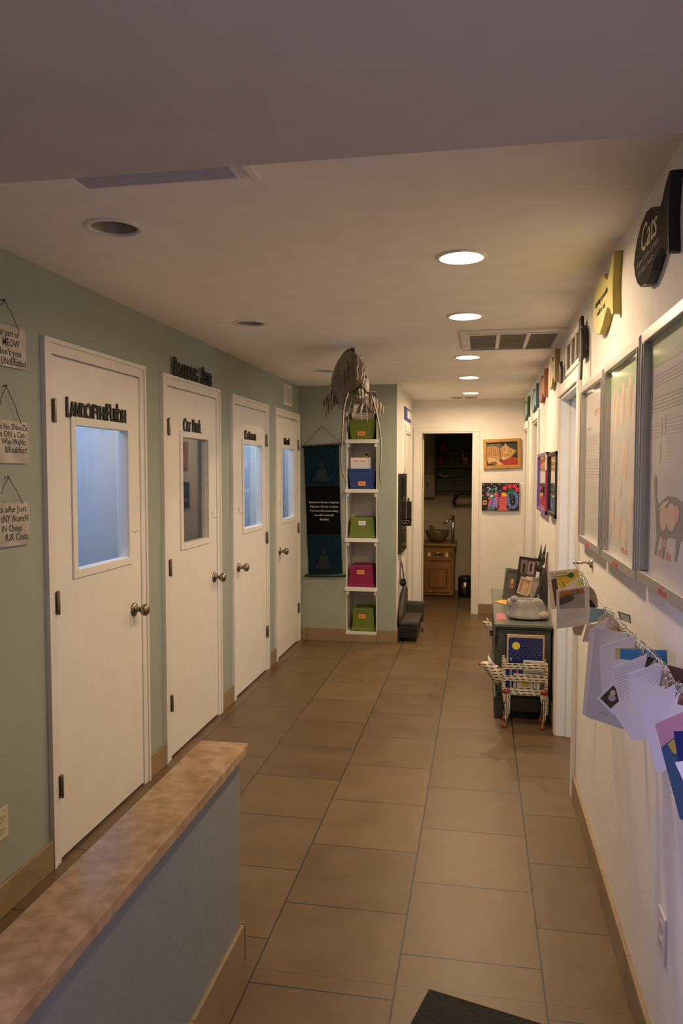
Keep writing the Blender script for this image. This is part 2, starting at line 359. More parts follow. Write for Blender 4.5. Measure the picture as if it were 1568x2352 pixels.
# ------------------------------------------------------------------ doors on the left wall
def hinge(par, y, z, x=-1.667):
    mb = MB(); mb.box(x-0.004, x, y-0.014, y+0.014, z-0.043, z+0.043, NICKEL)
    mb.lathe([(0.0065, -0.048), (0.0075, -0.046), (0.0075, 0.046), (0.0065, 0.048)], (x+0.004, y, z), (0, 0, 1), NICKEL, 10)
    return mb.build('hinge', par)
def knob(par, y, z, x=-1.676, n=(1, 0, 0)):
    mb = MB(); mb.lathe([(0.034, 0), (0.034, 0.004), (0.030, 0.009), (0.018, 0.013), (0.012, 0.016), (0.012, 0.034), (0.017, 0.040), (0.026, 0.046), (0.0295, 0.056), (0.0285, 0.066), (0.023, 0.073), (0.012, 0.078), (0.004, 0.079)], (x, y, z), n, NICKEL, 28)
    return mb.build('door_knob', par)
def lhook(par, y, z, x=-1.676):
    mb = MB(); mb.tube([(x+0.001, y, z+0.03), (x+0.004, y, z+0.0), (x+0.018, y+0.006, z-0.012), (x+0.03, y+0.012, z-0.002)], 0.0022, STEEL, 6); mb.build('coat_hook', par)
WINS = [(2.957, 3.435), (4.122, 4.535), (5.263, 5.722), (6.340, 6.757)]
KN = [(3.485, 0.917), (4.635, 0.919), (5.13, 0.921), (6.25, 0.918)]
for i, d in enumerate(DOORS):
    D = thing('door_%d' % (i+1), (-1.685, (d['y0']+d['y1'])/2, 0), kind='structure')
    wy0, wy1 = WINS[i]
    slab('door_panel', onleft(0, 0, -1.676), rect(d['y0'], d['y1'], 0.014, 2.055), [rect(wy0, wy1, 1.182, 1.79)], 0.04, WOODW, kind=None, parent=D)
    # casing: two legs and a head with stepped profile
    mb = MB(); c0, c1, z1 = d['c0'], d['c1'], 2.123
    cm = basis((-1.686, 0, 0), (0, 1, 0), (0, 0, 1), (1, 0, 0)); mb = MB(cm); i0, i1, iz = d['y0']-0.006, d['y1']+0.006, 2.062
    for (a0, a1, az, b0, b1, bz, tk) in ((c0, c1, z1, c0+.018, c1-.018, z1-.018, .0225), (c0+.018, c1-.018, z1-.018, i0, i1, iz, .0160)):
        mb.prism([(a0, 0), (b0, 0), (b0, bz), (a0, az)], 0, tk, TRIMW); mb.prism([(b1, 0), (a1, 0), (a1, az), (b1, bz)], 0, tk, TRIMW); mb.prism([(a0, az), (b0, bz), (b1, bz), (a1, az)], 0, tk, TRIMW)
    mb.build('door_casing', D, bevel=0.0015)
    mb = MB()
    for a, b in ((d['y0']-0.012, d['y0']-0.002), (d['y1']+0.002, d['y1']+0.012)): mb.box(-1.80, -1.672, a, b, 0, 2.06, TRIMW)
    mb.box(-1.80, -1.69, d['y0']-0.012, d['y1']+0.012, 2.057, 2.065, TRIMW)
    mb.build('door_jamb', D)
    # window moulding
    mb = MB(onleft(0, 0, -1.676)); t = 0.036
    mb.prism(rect(wy0-t, wy0, 1.182-t, 1.79+t), 0, 0.008, WOODW); mb.prism(rect(wy1, wy1+t*0.75, 1.182-t, 1.79+t), 0, 0.008, WOODW)
    mb.prism(rect(wy0, wy1, 1.79, 1.79+t), 0, 0.008, WOODW); mb.prism(rect(wy0, wy1, 1.182-t, 1.182), 0, 0.008, WOODW)
    mb.build('window_moulding', D, bevel=0.003)
    MB().add([(-1.698, wy0, 1.182), (-1.698, wy1, 1.182), (-1.698, wy1, 1.79), (-1.698, wy0, 1.79)], [(0, 1, 2, 3)], GLASS).build('glass_pane', D)
    hy = d['y0']-0.004 if i < 2 else d['y1']+0.004
    for hz in (1.838, 1.07, 0.318): hinge(D, hy, hz)
    knob(D, *KN[i])
    lhook(D, KN[i][0]-0.02 if i < 2 else KN[i][0]+0.02, 1.31)

# suite contents seen through the panes
for k, (y, p) in enumerate(SUITE): area('suite_daylight_and_fill', (-2.40, y, 2.30), (0, 0, 0), 0.7, 0.7, p, (0.64, 0.75, 1.0))
SH = mat('suite_shelf', (0.70, 0.74, 0.76), 0.5)
mb = MB()
for z in (1.30, 1.62, 1.95): mb.box(-2.95, -2.55, 4.90, 5.98, z, z+0.025, SH)
mb.build('kennel_shelf', label='pale shelf unit inside the suite behind the third door', cat='shelf')
sc = thing('scratching_post', (-2.3, 4.2, 0), 'dim cat post with small boards behind the glass of the second door', 'cat post')
mb = MB(); mb.box(-2.5, -2.1, 4.05, 4.45, 0, 0.04, SAGE); mb.build('base', sc)
mb = MB(); mb.tube([(-2.3, 4.25, 0.04), (-2.3, 4.25, 1.75)], 0.05, BASET, 12); mb.build('post', sc)
mb = MB(); mb.box(-2.5, -2.1, 4.0, 4.5, 1.75, 1.78, SAGE); mb.build('perch', sc)

# black lettering
def lettering(name, words, y0, y1, z, h, label):
    # words: lists of (text, fraction start, fraction end, height factor)
    x = -1.676 if h < 0.09 else -1.668; O = None
    if len(words) > 1: O = thing(name, (-1.67, y0, z), label, 'lettering')
    for wd in words:
        mb = MB(onleft(0, 0, x))
        for st, a, b, hf in wd: mb.text(st, y0+(y1-y0)*a, z, h*hf, BLACK, depth=0.003, width=(y1-y0)*(b-a), z=0.004, bold=0.026)
        if O: mb.build('word', O)
        else: mb.build(name, label=label, cat='lettering', base=(-1.67, y0, z))
lettering('door_lettering', [[('L', 0, .075, 1.0), ('AND', .05, .29, .80), ('OF', .28, .465, .84), ('THE', .455, .655, .80), ('F', .635, .72, 1.0), ('UR', .71, .85, .80), ("'", .825, .85, 1.05), ('OH', .835, 1.0, .82)]], 2.888, 3.42, 1.822, 0.082, 'black LAND OF THE FUROH letters on the nearest white door')
lettering('wall_lettering', [[('B', 0, .085, 1.0), ('OARDING', .08, .60, .76)], [('S', .69, .77, 1.0), ('UITES', .755, .98, .76)]], 3.99, 4.60, 2.124, 0.104, 'black BOARDING SUITES letters standing on the second door frame')
lettering('door_lettering', [[('C', 0, .15, 1.0), ('AT', .13, .38, .78)], [('P', .48, .62, 1.0), ('URR', .59, .90, .78), ("'", .85, .90, 1.0), ('L', .89, 1.0, .78)]], 4.14, 4.425, 1.820, 0.082, 'two black words on the second door over its dark pane')
lettering('door_lettering', [[('K', 0, .20, 1.0), ('A', .17, .36, .78), ('T', .33, .48, .95), ('MAN', .44, 1.0, .78)]], 5.29, 5.563, 1.814, 0.078, 'small black word starting with K on the third door')
lettering('door_lettering', [[('M', 0, .36, 1.0), ('EO', .3, .75, .78), ('W', .68, 1.0, .78), ("'", .88, 1.0, 1.0)]], 6.40, 6.59, 1.810, 0.076, 'shortest black word, on the last white door by the corner')

# hanging tin signs on the left wall
TIN = mat('galvanised_tin', (0.44, 0.42, 0.37), 0.45, metal=0.25, noise=0.22, nscale=14)
WIRE = mat('dark_wire', (0.05, 0.045, 0.04), 0.5, metal=0.7)
def tin_sign(zt, zb, lines, apex, label, tilt=0.0):
    y0, y1 = 2.345, 2.618
    S = thing('hanging_sign', (-1.67, 2.48, (zt+zb)/2), label, 'sign', 'tin signs with cat sayings on the green wall')
    M = onleft(2.48, (zt+zb)/2, -1.680) @ Matrix.Rotation(tilt, 4, 'Z')
    mb = MB(M); w = (y1-y0)/2; h = (zt-zb)/2
    mb.prism([(-w, -h), (w, -h), (w, h), (-w, h)], 0.004, 0.0065, TIN)
    mb.build('plate', S)
    mt = MB(M)
    for k, (t, yy, hh, wd, mg) in enumerate(lines): mt.text(t, w-mg-wd, yy, hh, INK, 0.0002, z=0.0068, width=wd, bold=0.010)
    mt.build('writing', S, label='black hand lettering')
    mw = MB(); a = Vector((-1.672, 2.487, apex)); l = Vector((-1.672, y0+0.05, zt-0.008)); r = Vector((-1.672, y1-0.045, zt-0.008))
    def crink(p, q):
        out = []
        for i in range(9):
            t = i/8; v = p.lerp(q, t); s = math.sin(t*PI); out.append(v+Vector((0.003*s, 0.006*math.sin(i*1.9)*s, 0.006*math.cos(i*2.3)*s)))
        return out
    mw.tube(crink(l, a), 0.0012, WIRE, 6); mw.tube(crink(a, r), 0.0012, WIRE, 6); mw.build('wire_hanger', S)
    mn = MB(); mn.tube([(-1.686, 2.487, apex), (-1.668, 2.487, apex+0.002)], 0.002, WIRE, 6); mn.build('nail', S)
    return S
tin_sign(2.120, 1.972, [('What part of', 0.036, 0.024, 0.165, .042), ('MEOW', 0.000, 0.028, 0.10, .042), ("don't you", -0.032, 0.024, 0.135, .034), ('UNdERstand', -0.066, 0.026, 0.147, .006)], 2.205, 'topmost tin sign, reading part of MEOW, on the green wall', 0.02)
tin_sign(1.781, 1.627, [('There is No SNooZe', 0.044, 0.022, 0.250, .004), ('button ON a Cat-', 0.017, 0.022, 0.225, .014), ('Who WaNts', -0.010, 0.022, 0.150, .013), ('BReakfast!', -0.040, 0.025, 0.135, .006)], 1.902, 'middle tin sign about no snooze and breakfast, on the green wall', 0.0)
s3 = tin_sign(1.486, 1.326, [('Cats aRe Just', 0.044, 0.023, 0.215, .020), ('tiNY WomeN', 0.008, 0.026, 0.165, .013), ('iN Cheap', -0.026, 0.024, 0.122, .050), ('fUR Coats', -0.060, 0.026, 0.142, .010)], 1.576, 'lowest tin sign, about tiny women in cheap fur coats, on the green wall', -0.02)
mb = MB(onleft(2.48, 1.406, -1.680)); mb.prism([(-.075+.022*math.cos(t*PI/6)*(1+.25*math.cos(t*PI/2)), -.052+.026*math.sin(t*PI/6)) for t in range(12)], 0.0066, 0.0070, mat('orange_paint', (0.55, 0.14, 0.05), 0.6)); mb.build('painted_cat', s3, label='small orange painted cat shape')

# outlets and small grilles
def outlet(M, label, slots=True, w=0.07, h=0.115, colr=(0.62, 0.55, 0.38)):
    O = thing('wall_outlet', M @ Vector((0, 0, 0)), label, 'outlet')
    PL = mat('plate_%d' % int(colr[0]*100), colr, 0.4)
    mb = MB(M); mb.prism(rect(-w/2, w/2, -h/2, h/2), 0.0, 0.006, PL); mb.build('cover_plate', O, bevel=0.002)
    for dz in (-0.022, 0.022):
        mr = MB(M); mr.prism([(0.017*math.cos(a*PI/8), dz+0.015*math.sin(a*PI/8)) for a in range(16)], 0.006, 0.008, PL)
        for s in (-0.007, 0.007): mr.prism(rect(s-0.0012, s+0.0012, dz-0.001, dz+0.008), 0.008, 0.0085, INK)
        mr.prism(circ(0, dz-0.008, 0.0022, 8), 0.008, 0.0085, INK); mr.build('socket', O)
outlet(onleft(2.416, 0.330), 'cream duplex outlet low on the green wall before the first door')
outlet(onright(1.985, 0.430), 'white outlet low on the right wall above the tile base', colr=(0.70, 0.66, 0.63), w=0.075)
def grille(name, M, w, h, n, label, cat, vertical=False, slatc=TRIMW, darkc=None, cols=1):
    G = thing(name, M @ Vector((0, 0, 0)), label, cat); dk = darkc or mat('duct_dark', (0.10, 0.09, 0.08), 0.8)
    mb = MB(M); mb.prism(rect(-w/2+.01, w/2-.01, -h/2+.01, h/2-.01), 0.0005, 0.001, dk); mb.build('duct', G)
    mb = MB(M); b = 0.022
    for r in (rect(-w/2, w/2, -h/2, -h/2+b), rect(-w/2, w/2, h/2-b, h/2), rect(-w/2, -w/2+b, -h/2+b, h/2-b), rect(w/2-b, w/2, -h/2+b, h/2-b)): mb.prism(r, 0, 0.010, TRIMW)
    for c in range(1, cols): x = -w/2+b+(w-2*b)*c/cols; mb.prism(rect(x-.004, x+.004, -h/2+b, h/2-b), 0, 0.010, TRIMW)
    mb.build('frame', G)
    for k in range(n):
        mb = MB(M)
        if vertical: x = -w/2+b+(w-2*b)*(k+.5)/n; mb.prism(rect(x-.0025, x+.0025, -h/2+b, h/2-b), 0.002, 0.009, slatc)
        else: y = -h/2+b+(h-2*b)*(k+.5)/n; mb.add([(-w/2+b, y-.004, .008), (w/2-b, y-.004, .008), (w/2-b, y+.004, .002), (-w/2+b, y+.004, .002)], [(0, 1, 2, 3)], slatc)
        mb.build('slat', G)
grille('wall_vent', onleft(6.565, 2.262), 0.27, 0.18, 12, 'small white vent grille high on the green wall over the last door', 'vent', vertical=True)
grille('wall_vent', onright(4.10, 2.215), 0.66, 0.185, 11, 'white louvred grille over the open doorway on the right', 'vent', cols=3, darkc=mat('duct_light', (.30, .27, .23), .8))

# ------------------------------------------------------------------ right-hand doorways
def doorway(name, y0, y1, zt=2.03, x=0.465, thick=0.15, cw=0.07, side=1, deep=0.018):
    D = thing(name, (x, (y0+y1)/2, 0), kind='structure'); mb = MB()
    a, b = (x-deep, x) if side > 0 else (x, x+deep)
    mb.box(a, b, y0-cw, y0-0.004, 0, zt+0.0038, TRIMW); mb.box(a, b, y1+0.004, y1+cw, 0, zt+0.0038, TRIMW); mb.box(a, b, y0-cw, y1+cw, zt+0.004, zt+cw, TRIMW)
    mb.build('door_casing', D, bevel=0.003)
    j0, j1 = (x-0.006, x+thick) if side > 0 else (x-thick, x+0.006)
    mb = MB(); mb.box(j0, j1, y0-0.004, y0+0.012, 0, zt, TRIMW); mb.box(j0, j1, y1-0.012, y1+0.004, 0, zt, TRIMW); mb.box(j0, j1, y0+.0122, y1-.0122, zt-0.012, zt+0.003, TRIMW)
    c = (j0+j1)/2
    mb.box(c-0.02, c+0.02, y1-0.024, y1-0.0125, 0, zt-.025, TRIMW); mb.box(c-0.02, c+0.02, y0+0.0125, y0+0.024, 0, zt-.025, TRIMW); mb.box(c-0.02, c+0.02, y0+.013, y1-.013, zt-0.0245, zt-0.0125, TRIMW)
    mb.build('door_jamb', D, bevel=0.002)
    return D
D5 = doorway('door_5', 3.85, 4.70)
# door leaf standing open inside the side room, hinge leaves on the far jamb
mb = MB(); mb.box(0.622, 1.42, 4.650, 4.688, 0.012, 2.01, WOODW); mb.build('door_panel', D5, bevel=0.002)
for hz in (1.82, 1.16, 0.42):
    mb = MB(); mb.prism([(0.572, hz-0.045), (0.600, hz-0.045), (0.600, hz+0.045), (0.572, hz+0.045), (0.564, hz+0.035), (0.564, hz-0.035)], 0, 0.0015, STEEL)
    mb.v = [Vector((v.x, 4.6865-v.z, v.y)) for v in mb.v]; mb.build('hinge', D5)
doorway('door_6', *RD[1]); doorway('door_7', *RD[2])
D8 = doorway('door_8', 7.80, 8.36, zt=2.0, x=-0.762, thick=0.10, side=-1, deep=0.012)
mb = MB(); mb.box(-0.80, -0.775, 7.82, 8.34, 0.01, 1.99, WOODW); mb.build('door_panel', D8)
# end doorway (bathroom)
D9 = thing('door_9', (-0.375, 8.6, 0), kind='structure')
mb = MB(); mb.box(-0.745, -0.667, 8.582, 8.6, 0, 2.0315, TRIMW); mb.box(-0.083, -0.018, 8.582, 8.6, 0, 2.0315, TRIMW); mb.box(-0.745, -0.018, 8.582, 8.6, 2.032, 2.09, TRIMW); mb.build('door_casing', D9, bevel=0.003)
mb = MB(); mb.box(-0.666, -0.652, 8.590, 8.71, 0, 2.029, TRIMW); mb.box(-0.098, -0.084, 8.590, 8.71, 0, 2.029, TRIMW); mb.box(-0.6515, -0.0985, 8.590, 8.71, 2.018, 2.0295, TRIMW); mb.build('door_jamb', D9)
CREAM = mat('cream_door', (0.72, 0.66, 0.46), 0.45)
mb = MB(); mb.box(-0.700, -0.640, 8.715, 8.76, 0.01, 2.01, CREAM); mb.box(-0.730, -0.700, 8.72, 9.42, 0.01, 2.01, CREAM); mb.build('door_panel', D9, bevel=0.002)
for hz in (1.80, 1.02, 0.22):
    mb = MB(); mb.box(-0.702, -0.690, 8.708, 8.716, hz-0.05, hz+0.05, STEEL); mb.build('hinge', D9)

# ------------------------------------------------------------------ ceiling lamps
LENS = mat('lamp_lens', (1, 0.9, 0.75), 0.5, emit=(WARM, LAMP))
BAFF = mat('lamp_baffle', (0.75, 0.72, 0.66), 0.35)
def downlight(x, y, lit, label, group):
    o = thing('recessed_downlight', (x, y, ZC), label, 'ceiling light', group)
    mb = MB(); mb.lathe([(RL-0.003, 0.002), (RL-0.002, -0.006), (RL+0.006, -0.008), (RL+0.016, -0.005), (RL+0.018, 0.0)], (x, y, ZC), (0, 0, 1), TRIMW, 36)
    # open ring: remove caps
    mb.f = mb.f[:-2]; mb.mi = mb.mi[:-2]; mb.sm = mb.sm[:-2]; mb.build('trim_ring', o)
    mb = MB(); mb.lathe([(RL-0.002, 0.0), (RL-0.012, 0.03), (RL-0.022, 0.07), (RL-0.03, 0.10)], (x, y, ZC), (0, 0, 1), BAFF if lit else mat('dull_baffle', (0.30, 0.27, 0.20), 0.35), 36)
    mb.f = mb.f[:-2] + [mb.f[-1]]; mb.mi = mb.mi[:-1]; mb.sm = mb.sm[:-1]; mb.build('baffle', o)
    mb = MB()
    if lit: mb.lathe([(0.0, 0.0), (RL*0.5, 0.0015), (RL-0.006, 0.006), (RL-0.008, 0.012)], (x, y, ZC-0.001), (0, 0, 1), LENS, 32); mb.build('lens', o, label='glowing lamp face')
    else: mb.lathe([(0.002, 0.030), (0.018, 0.032), (0.032, 0.042), (0.037, 0.06), (0.03, 0.09)], (x, y, ZC), (0, 0, 1), mat('dead_bulb', (0.42, 0.38, 0.28), 0.3), 24); mb.build('bulb', o, label='unlit reflector bulb')
    return o
names = ['nearest and largest lit downlight in the row on the ceiling', 'second lit downlight, just before the big ceiling return grille', 'third lit downlight, below the big ceiling grille in view', 'fourth lit downlight, next to last in the row', 'farthest lit downlight, beside the small end ceiling vent']
for (x, y), n in zip(LIT, names): downlight(x, y, True, n, 'lit downlights in a row along the hall')
for (x, y), n in zip(DEAD, ['largest unlit downlight, under the white tube light fixture', 'second unlit downlight on the left of the ceiling', 'farthest unlit downlight, seen left of the hanging catfish']): downlight(x, y, False, n, 'unlit downlights over the green wall')
for x, y, n in ((-.2, -1.0, 'unseen lit downlight added in the lowered ceiling of the front room'), ):  # unseen lamp added to warm the soffit and half wall
    o = thing('recessed_downlight', (x, y, 2.2), n, 'ceiling light')
    mb = MB(); mb.lathe([(0.0, 0.0), (.06, .0015), (.072, .006), (.073, .012)], (x, y, 2.186), (0, 0, 1), mat('added_dim_lens', (1, .9, .75), .5, emit=(WARM, LAMP*.16)), 32); mb.build('lens', o)
    mb = MB(); mb.torus((x, y, 2.196), (0, 0, 1), .082, .007, TRIMW, 32, 8); mb.build('trim_ring', o)
# ceiling return grille
G = thing('return_grille', (0.17, 4.74, ZC), 'large white three-panel return grille in the ceiling', 'vent')
Mc = basis((0.175, 4.745, ZC), (1, 0, 0), (0, 1, 0), (0, 0, -1))
mb = MB(Mc); W, Hh = 0.60, 0.69
for r in (rect(-W/2, W/2, -Hh/2, -Hh/2+.06), rect(-W/2, W/2, Hh/2-.06, Hh/2), rect(-W/2, -W/2+.05, -Hh/2+.06, Hh/2-.06), rect(W/2-.05, W/2, -Hh/2+.06, Hh/2-.06)): mb.prism(r, 0, 0.014, TRIMW)
for r in (rect(-W/2+.04, W/2-.04, -Hh/2+.05, -Hh/2+.07), rect(-W/2+.04, W/2-.04, Hh/2-.07, Hh/2-.05)): mb.prism(r, 0.014, 0.020, TRIMW)
for x in (-0.085, 0.085): mb.prism(rect(x-.011, x+.011, -Hh/2+.06, Hh/2-.06), 0, 0.014, TRIMW)
mb.build('frame', G, bevel=0.002)
FILT = mat('filter_grey', (0.36, 0.33, 0.27), 0.9, noise=0.1)
for x0, x1 in ((-.25, -.096), (-.074, .074), (.096, .25)):
    mb = MB(Mc); mb.prism(rect(x0, x1, -Hh/2+.06, Hh/2-.06), -0.010, -0.006, FILT)
    for k in range(26):
        y = -Hh/2+.06+(Hh-.12)*(k+.5)/26; mb.prism(rect(x0, x1, y-.002, y+.002), -0.006, 0.004, FILT)
    mb.build('louvre_panel', G)
E1 = thing('ceiling_register', (-0.19, 8.36, ZC), 'small two-part register in the ceiling at the hall end', 'vent')
mb = MB(basis((-0.19, 8.36, ZC), (1, 0, 0), (0, 1, 0), (0, 0, -1))); mb.prism(rect(-.15, .15, -.11, .11), 0, 0.006, TRIMW); mb.build('frame', E1)
for x in (-.07, .07):
    mb = MB(basis((-0.19, 8.36, ZC), (1, 0, 0), (0, 1, 0), (0, 0, -1))); mb.prism(rect(x-.058, x+.058, -.07, .07), 0.006, 0.009, FILT); mb.build('louvre', E1)
# tube light
T = thing('tube_light', (-0.8, 1.86, ZC), 'white closed tube light fixture on the ceiling at the soffit edge', 'ceiling light')
mb = MB(); mb.box(-1.02, -0.56, 1.715, 1.895, ZC-0.03, ZC, TRIMW); mb.build('housing', T, bevel=0.006)
LEN2 = mat('prismatic_lens', (0.66, 0.62, 0.62), 0.35)
def ringrect(x, y0, y1, zt, zb): return [(x, y0, zt), (x, y0+.012, zb+.012), (x, y0+.03, zb), (x, y1-.03, zb), (x, y1-.012, zb+.012), (x, y1, zt)]
mb = MB(); mb.loft([ringrect(-1.018, 1.72, 1.890, ZC-.03, ZC-.055), ringrect(-1.005, 1.715, 1.894, ZC-.03, ZC-.065), ringrect(-0.59, 1.715, 1.894, ZC-.03, ZC-.065), ringrect(-0.575, 1.72, 1.890, ZC-.03, ZC-.060)], LEN2, smooth=False)
for k in range(14):
    y = 1.75+0.1*k/13; mb.box(-1.0, -0.60, y, y+0.0025, ZC-.067, ZC-.064, LEN2)
mb.build('diffuser', T, bevel=0.004)
mb = MB(); mb.box(-0.575, -0.548, 1.711, 1.899, ZC-0.068, ZC, TRIMW); mb.build('end_cap', T, bevel=0.01)

# ------------------------------------------------------------------ hanging wall banner
B = thing('wall_banner', (-1.44, 6.99, 1.84), 'dark teal and black cloth banner with a printed quote, hung on the niche wall', 'banner')
TEAL = mat('banner_teal', (0.003, 0.019, 0.033), 0.9, spec=.15, noise=0.15, nscale=20); BBLK = mat('banner_black', (0.004, 0.004, 0.004), 0.95, spec=.08)
xs = [-0.5, -0.3, -0.1, 0.1, 0.3, 0.5]
def brow(z, k):
    t = (1.83-z)/(1.83-0.62); xl = -1.634+0.044*t; xr = -1.298+0.034*t-0.006*math.sin(t*PI)
    return [(xl+(xr-xl)*(x+.5), 6.984-0.006*math.sin(x*9+k*1.3)*t, z+0.012*(x+.5)) for x in xs]
def bband(z0, z1, m, n=6):
    mb = MB(); rows = [brow(z0+(z1-z0)*i/n, i) for i in range(n+1)]; nn = len(xs)
    vs = [p for r in rows for p in r]; fs = [(i*nn+k, i*nn+k+1, (i+1)*nn+k+1, (i+1)*nn+k) for i in range(n) for k in range(nn-1)]
    vb = [(a, b+0.002, c) for a, b, c in vs]; mb.add(vs, fs, m, True); mb.add(vb, fs, m, True); return mb
mb = bband(1.45, 1.825, TEAL); o1 = mb.build('cloth_band', B, label='upper dark teal band')
mb = bband(1.00, 1.45, BBLK); mb.build('cloth_band', B, label='black middle band')
mb = bband(0.625, 1.00, TEAL); mb.build('cloth_band', B, label='lower dark teal band')
SHD = mat('banner_figure', (0.004, 0.016, 0.024), 0.85)
for zc, xc in ((1.57, -1.463), (0.75, -1.44)):
    mb = MB(onback(xc, zc, 6.974)); mb.prism([(.085*math.cos(a*PI/10), -.05+.022*math.sin(a*PI/10)) for a in range(20)], 0, .0006, SHD)
    mb.prism([(-.055, -.045), (.055, -.045), (.05, .02), (.03, .055), (-.03, .055), (-.05, .02)], 0.0007, .0012, SHD); mb.prism(circ(0, .085, .026, 14), .0007, .0012, SHD); mb.build('seated_figure_print', B)
WT = mat('banner_text', (0.55, 0.50, 0.47), 0.7); mb = MB(onback(-1.438, 0, 6.973))
for k, (t, wd) in enumerate([('Success is not the key to happiness.', .285), ('Happiness is the key to success.', .27), ('If you love what you are doing,', .27), ('you will be successful.', .19), ('(Buddha)', .085)]):
    mb.text(t, -wd/2, 1.298-k*0.040, 0.019, WT, 0.0002, width=wd, bold=0.012)
mb.build('printed_quote', B)
mb = MB(); mb.tube([(-1.652, 6.978, 1.822), (-1.272, 6.978, 1.848)], 0.010, BLACK, 10); mb.build('rod', B)
mb = MB(); mb.tube([(-1.622, 6.975, 0.612), (-1.232, 6.975, 0.622)], 0.012, BLACK, 10); mb.build('rod', B)
mb = MB(); mb.tube([(-1.640, 6.985, 1.83), (-1.462, 6.992, 2.018), (-1.285, 6.985, 1.855)], 0.002, WIRE, 6); mb.build('cord', B)

# ------------------------------------------------------------------ niche shelving and bins
NI = thing('niche_shelving', (-1.088, 7.15, 0.07), 'narrow white built-in shelf tower recessed in the sage wall', 'shelf')
mb = MB(); mb.box(-1.234, -1.226, 6.996, 7.34, 0.074, 2.33, TRIMW); mb.box(-0.951, -0.943, 6.996, 7.34, 0.074, 2.33, TRIMW); mb.box(-1.234, -0.943, 7.33, 7.345, 0.074, 2.33, TRIMW); mb.box(-1.234, -0.943, 6.996, 7.34, 2.322, 2.333, TRIMW); mb.box(-1.240, -0.937, 6.990, 7.34, 0.070, 0.094, TRIMW)
mb.build('cabinet_shell', NI)
SHZ = [1.890, 1.430, 0.972, 0.512]
for z in SHZ:
    mb = MB(); mb.box(-1.243, -0.934, 6.975, 7.33, z-0.034, z, TRIMW); o = mb.build('shelf', NI, bevel=0.002)
    for x in (-1.226, -0.968):
        mb = MB(); mb.box(x, x+0.02, 6.99, 7.32, z-0.070, z-0.034, TRIMW); mb.build('shelf_cleat', o)
ORANGE = mat('label_orange', (0.85, 0.30, 0.09), 0.6)
def bin_(name, x0, x1, z, h, m, label, flip=False, lab=ORANGE, lx=0.0, lz=0.5):
    # tapered bin: wide rim; flip = standing upside down
    xc = (x0+x1)/2; w = (x1-x0)/2; yf, yb = 7.012, 7.27; t = 0.17
    def ring(k, zz, dy=0): ww = w*k; return [(xc-ww, yf+(1-k)*0.10+dy, zz), (xc+ww, yf+(1-k)*0.10+dy, zz), (xc+ww, yb-(1-k)*.1, zz), (xc-ww, yb-(1-k)*.1, zz)]
    O = thing(name, (xc, 7.14, z), label, 'bin', 'plastic bins on the niche shelves'); mb = MB()
    ks = [1-t, 1-t*.35, 1.0]
    if flip: mb.loft([ring(1.0, z+.002), ring(1.0, z+h*.10), ring(0.96, z+h*.12), ring(1-t, z+h*.93), ring(1-t-.06, z+h)], m, smooth=False)
    else:
        mb.loft([ring(1-t-.05, z+.002), ring(1-t, z+h*.05), ring(0.965, z+h*.86), ring(1.0, z+h*.88), ring(1.0, z+h), ring(0.95, z+h), ring(0.92, z+h*.5)], m, smooth=False)
    mb.build('bin_body', O, bevel=0.006)
    kk = (1-t+(1-(1-t))*lz) if not flip else (1-t*lz)
    yl = yf+(1-kk)*0.10-0.002; mb = MB(onback(xc+lx, z+h*lz, yl)); mb.prism(rect(-.034, .034, -.02, .02), 0, 0.0015, lab); mb.text('item', -.018, -.004, .009, INK, 0.0002, z=.0018, width=.036, bold=.01); mb.build('label_card', O)
    mb = MB()
    for a in (-1, 1): mb.box(xc-.045, xc+.045, yl-0.002, yl+0.01, z+h*(.30 if flip else .70)+a*.012-.0015, z+h*(.30 if flip else .70)+a*.012+.0015, m)
    mb.build('handle_ridge', O)
    return O
GRN = mat('bin_green', (0.135, 0.185, 0.022), 0.45); BLU = mat('bin_blue', (0.02, 0.055, 0.22), 0.45); MAG = mat('bin_magenta', (0.22, 0.006, 0.055), 0.45)
bin_('plastic_bin', -1.217, -0.962, SHZ[0], 0.185, GRN, 'upright green bin on the highest shelf of the niche', lx=-.005, lz=.3)
bin_('plastic_bin', -1.222, -0.958, SHZ[1], 0.19, BLU, 'blue bin with white paper standing in it, on the second shelf', lx=0.0, lz=.27)
bin_('plastic_bin', -1.213, -0.962, SHZ[2], 0.195, GRN, 'upturned green bin with a white label, on the middle shelf', flip=True, lab=PAPER, lz=.72)
bin_('plastic_bin', -1.222, -0.966, SHZ[3], 0.205, MAG, 'upturned magenta bin, the only red-purple one in the niche', flip=True, lx=-.005, lz=.68)
bin_('plastic_bin', -1.186, -0.962, 0.094, 0.215, GRN, 'upturned green bin on the lowest board of the niche', flip=True, lx=-.01, lz=.66)
CLR = mat('clear_plastic', (0.55, 0.50, 0.46), 0.3)
t = thing('clear_tray', (-1.085, 7.14, 2.078), 'cloudy clear plastic tray stacked inside the highest green bin', 'tray')
mb = MB(); mb.loft([[(-1.175, 7.05, 2.03), (-0.985, 7.05, 2.03), (-0.985, 7.24, 2.03), (-1.175, 7.24, 2.03)], [(-1.19, 7.04, 2.125), (-0.975, 7.04, 2.125), (-0.975, 7.25, 2.125), (-1.19, 7.25, 2.125)]], CLR, smooth=False); mb.build('tray_body', t, bevel=.004)
mb = MB(); mb.box(-1.195, -0.970, 7.035, 7.255, 2.125, 2.135, CLR); mb.build('lid', t)
pp = MB(onback(-1.103, 1.66, 7.04)); pp.prism(rect(-.095, .095, -.11, .062), 0, .002, PAPER)
for a, b in ((-.07, -.02), (-.01, .045)): pp.text('WwW', a, .022, .014, RED, .0002, z=.0022, width=b-a, bold=.03)
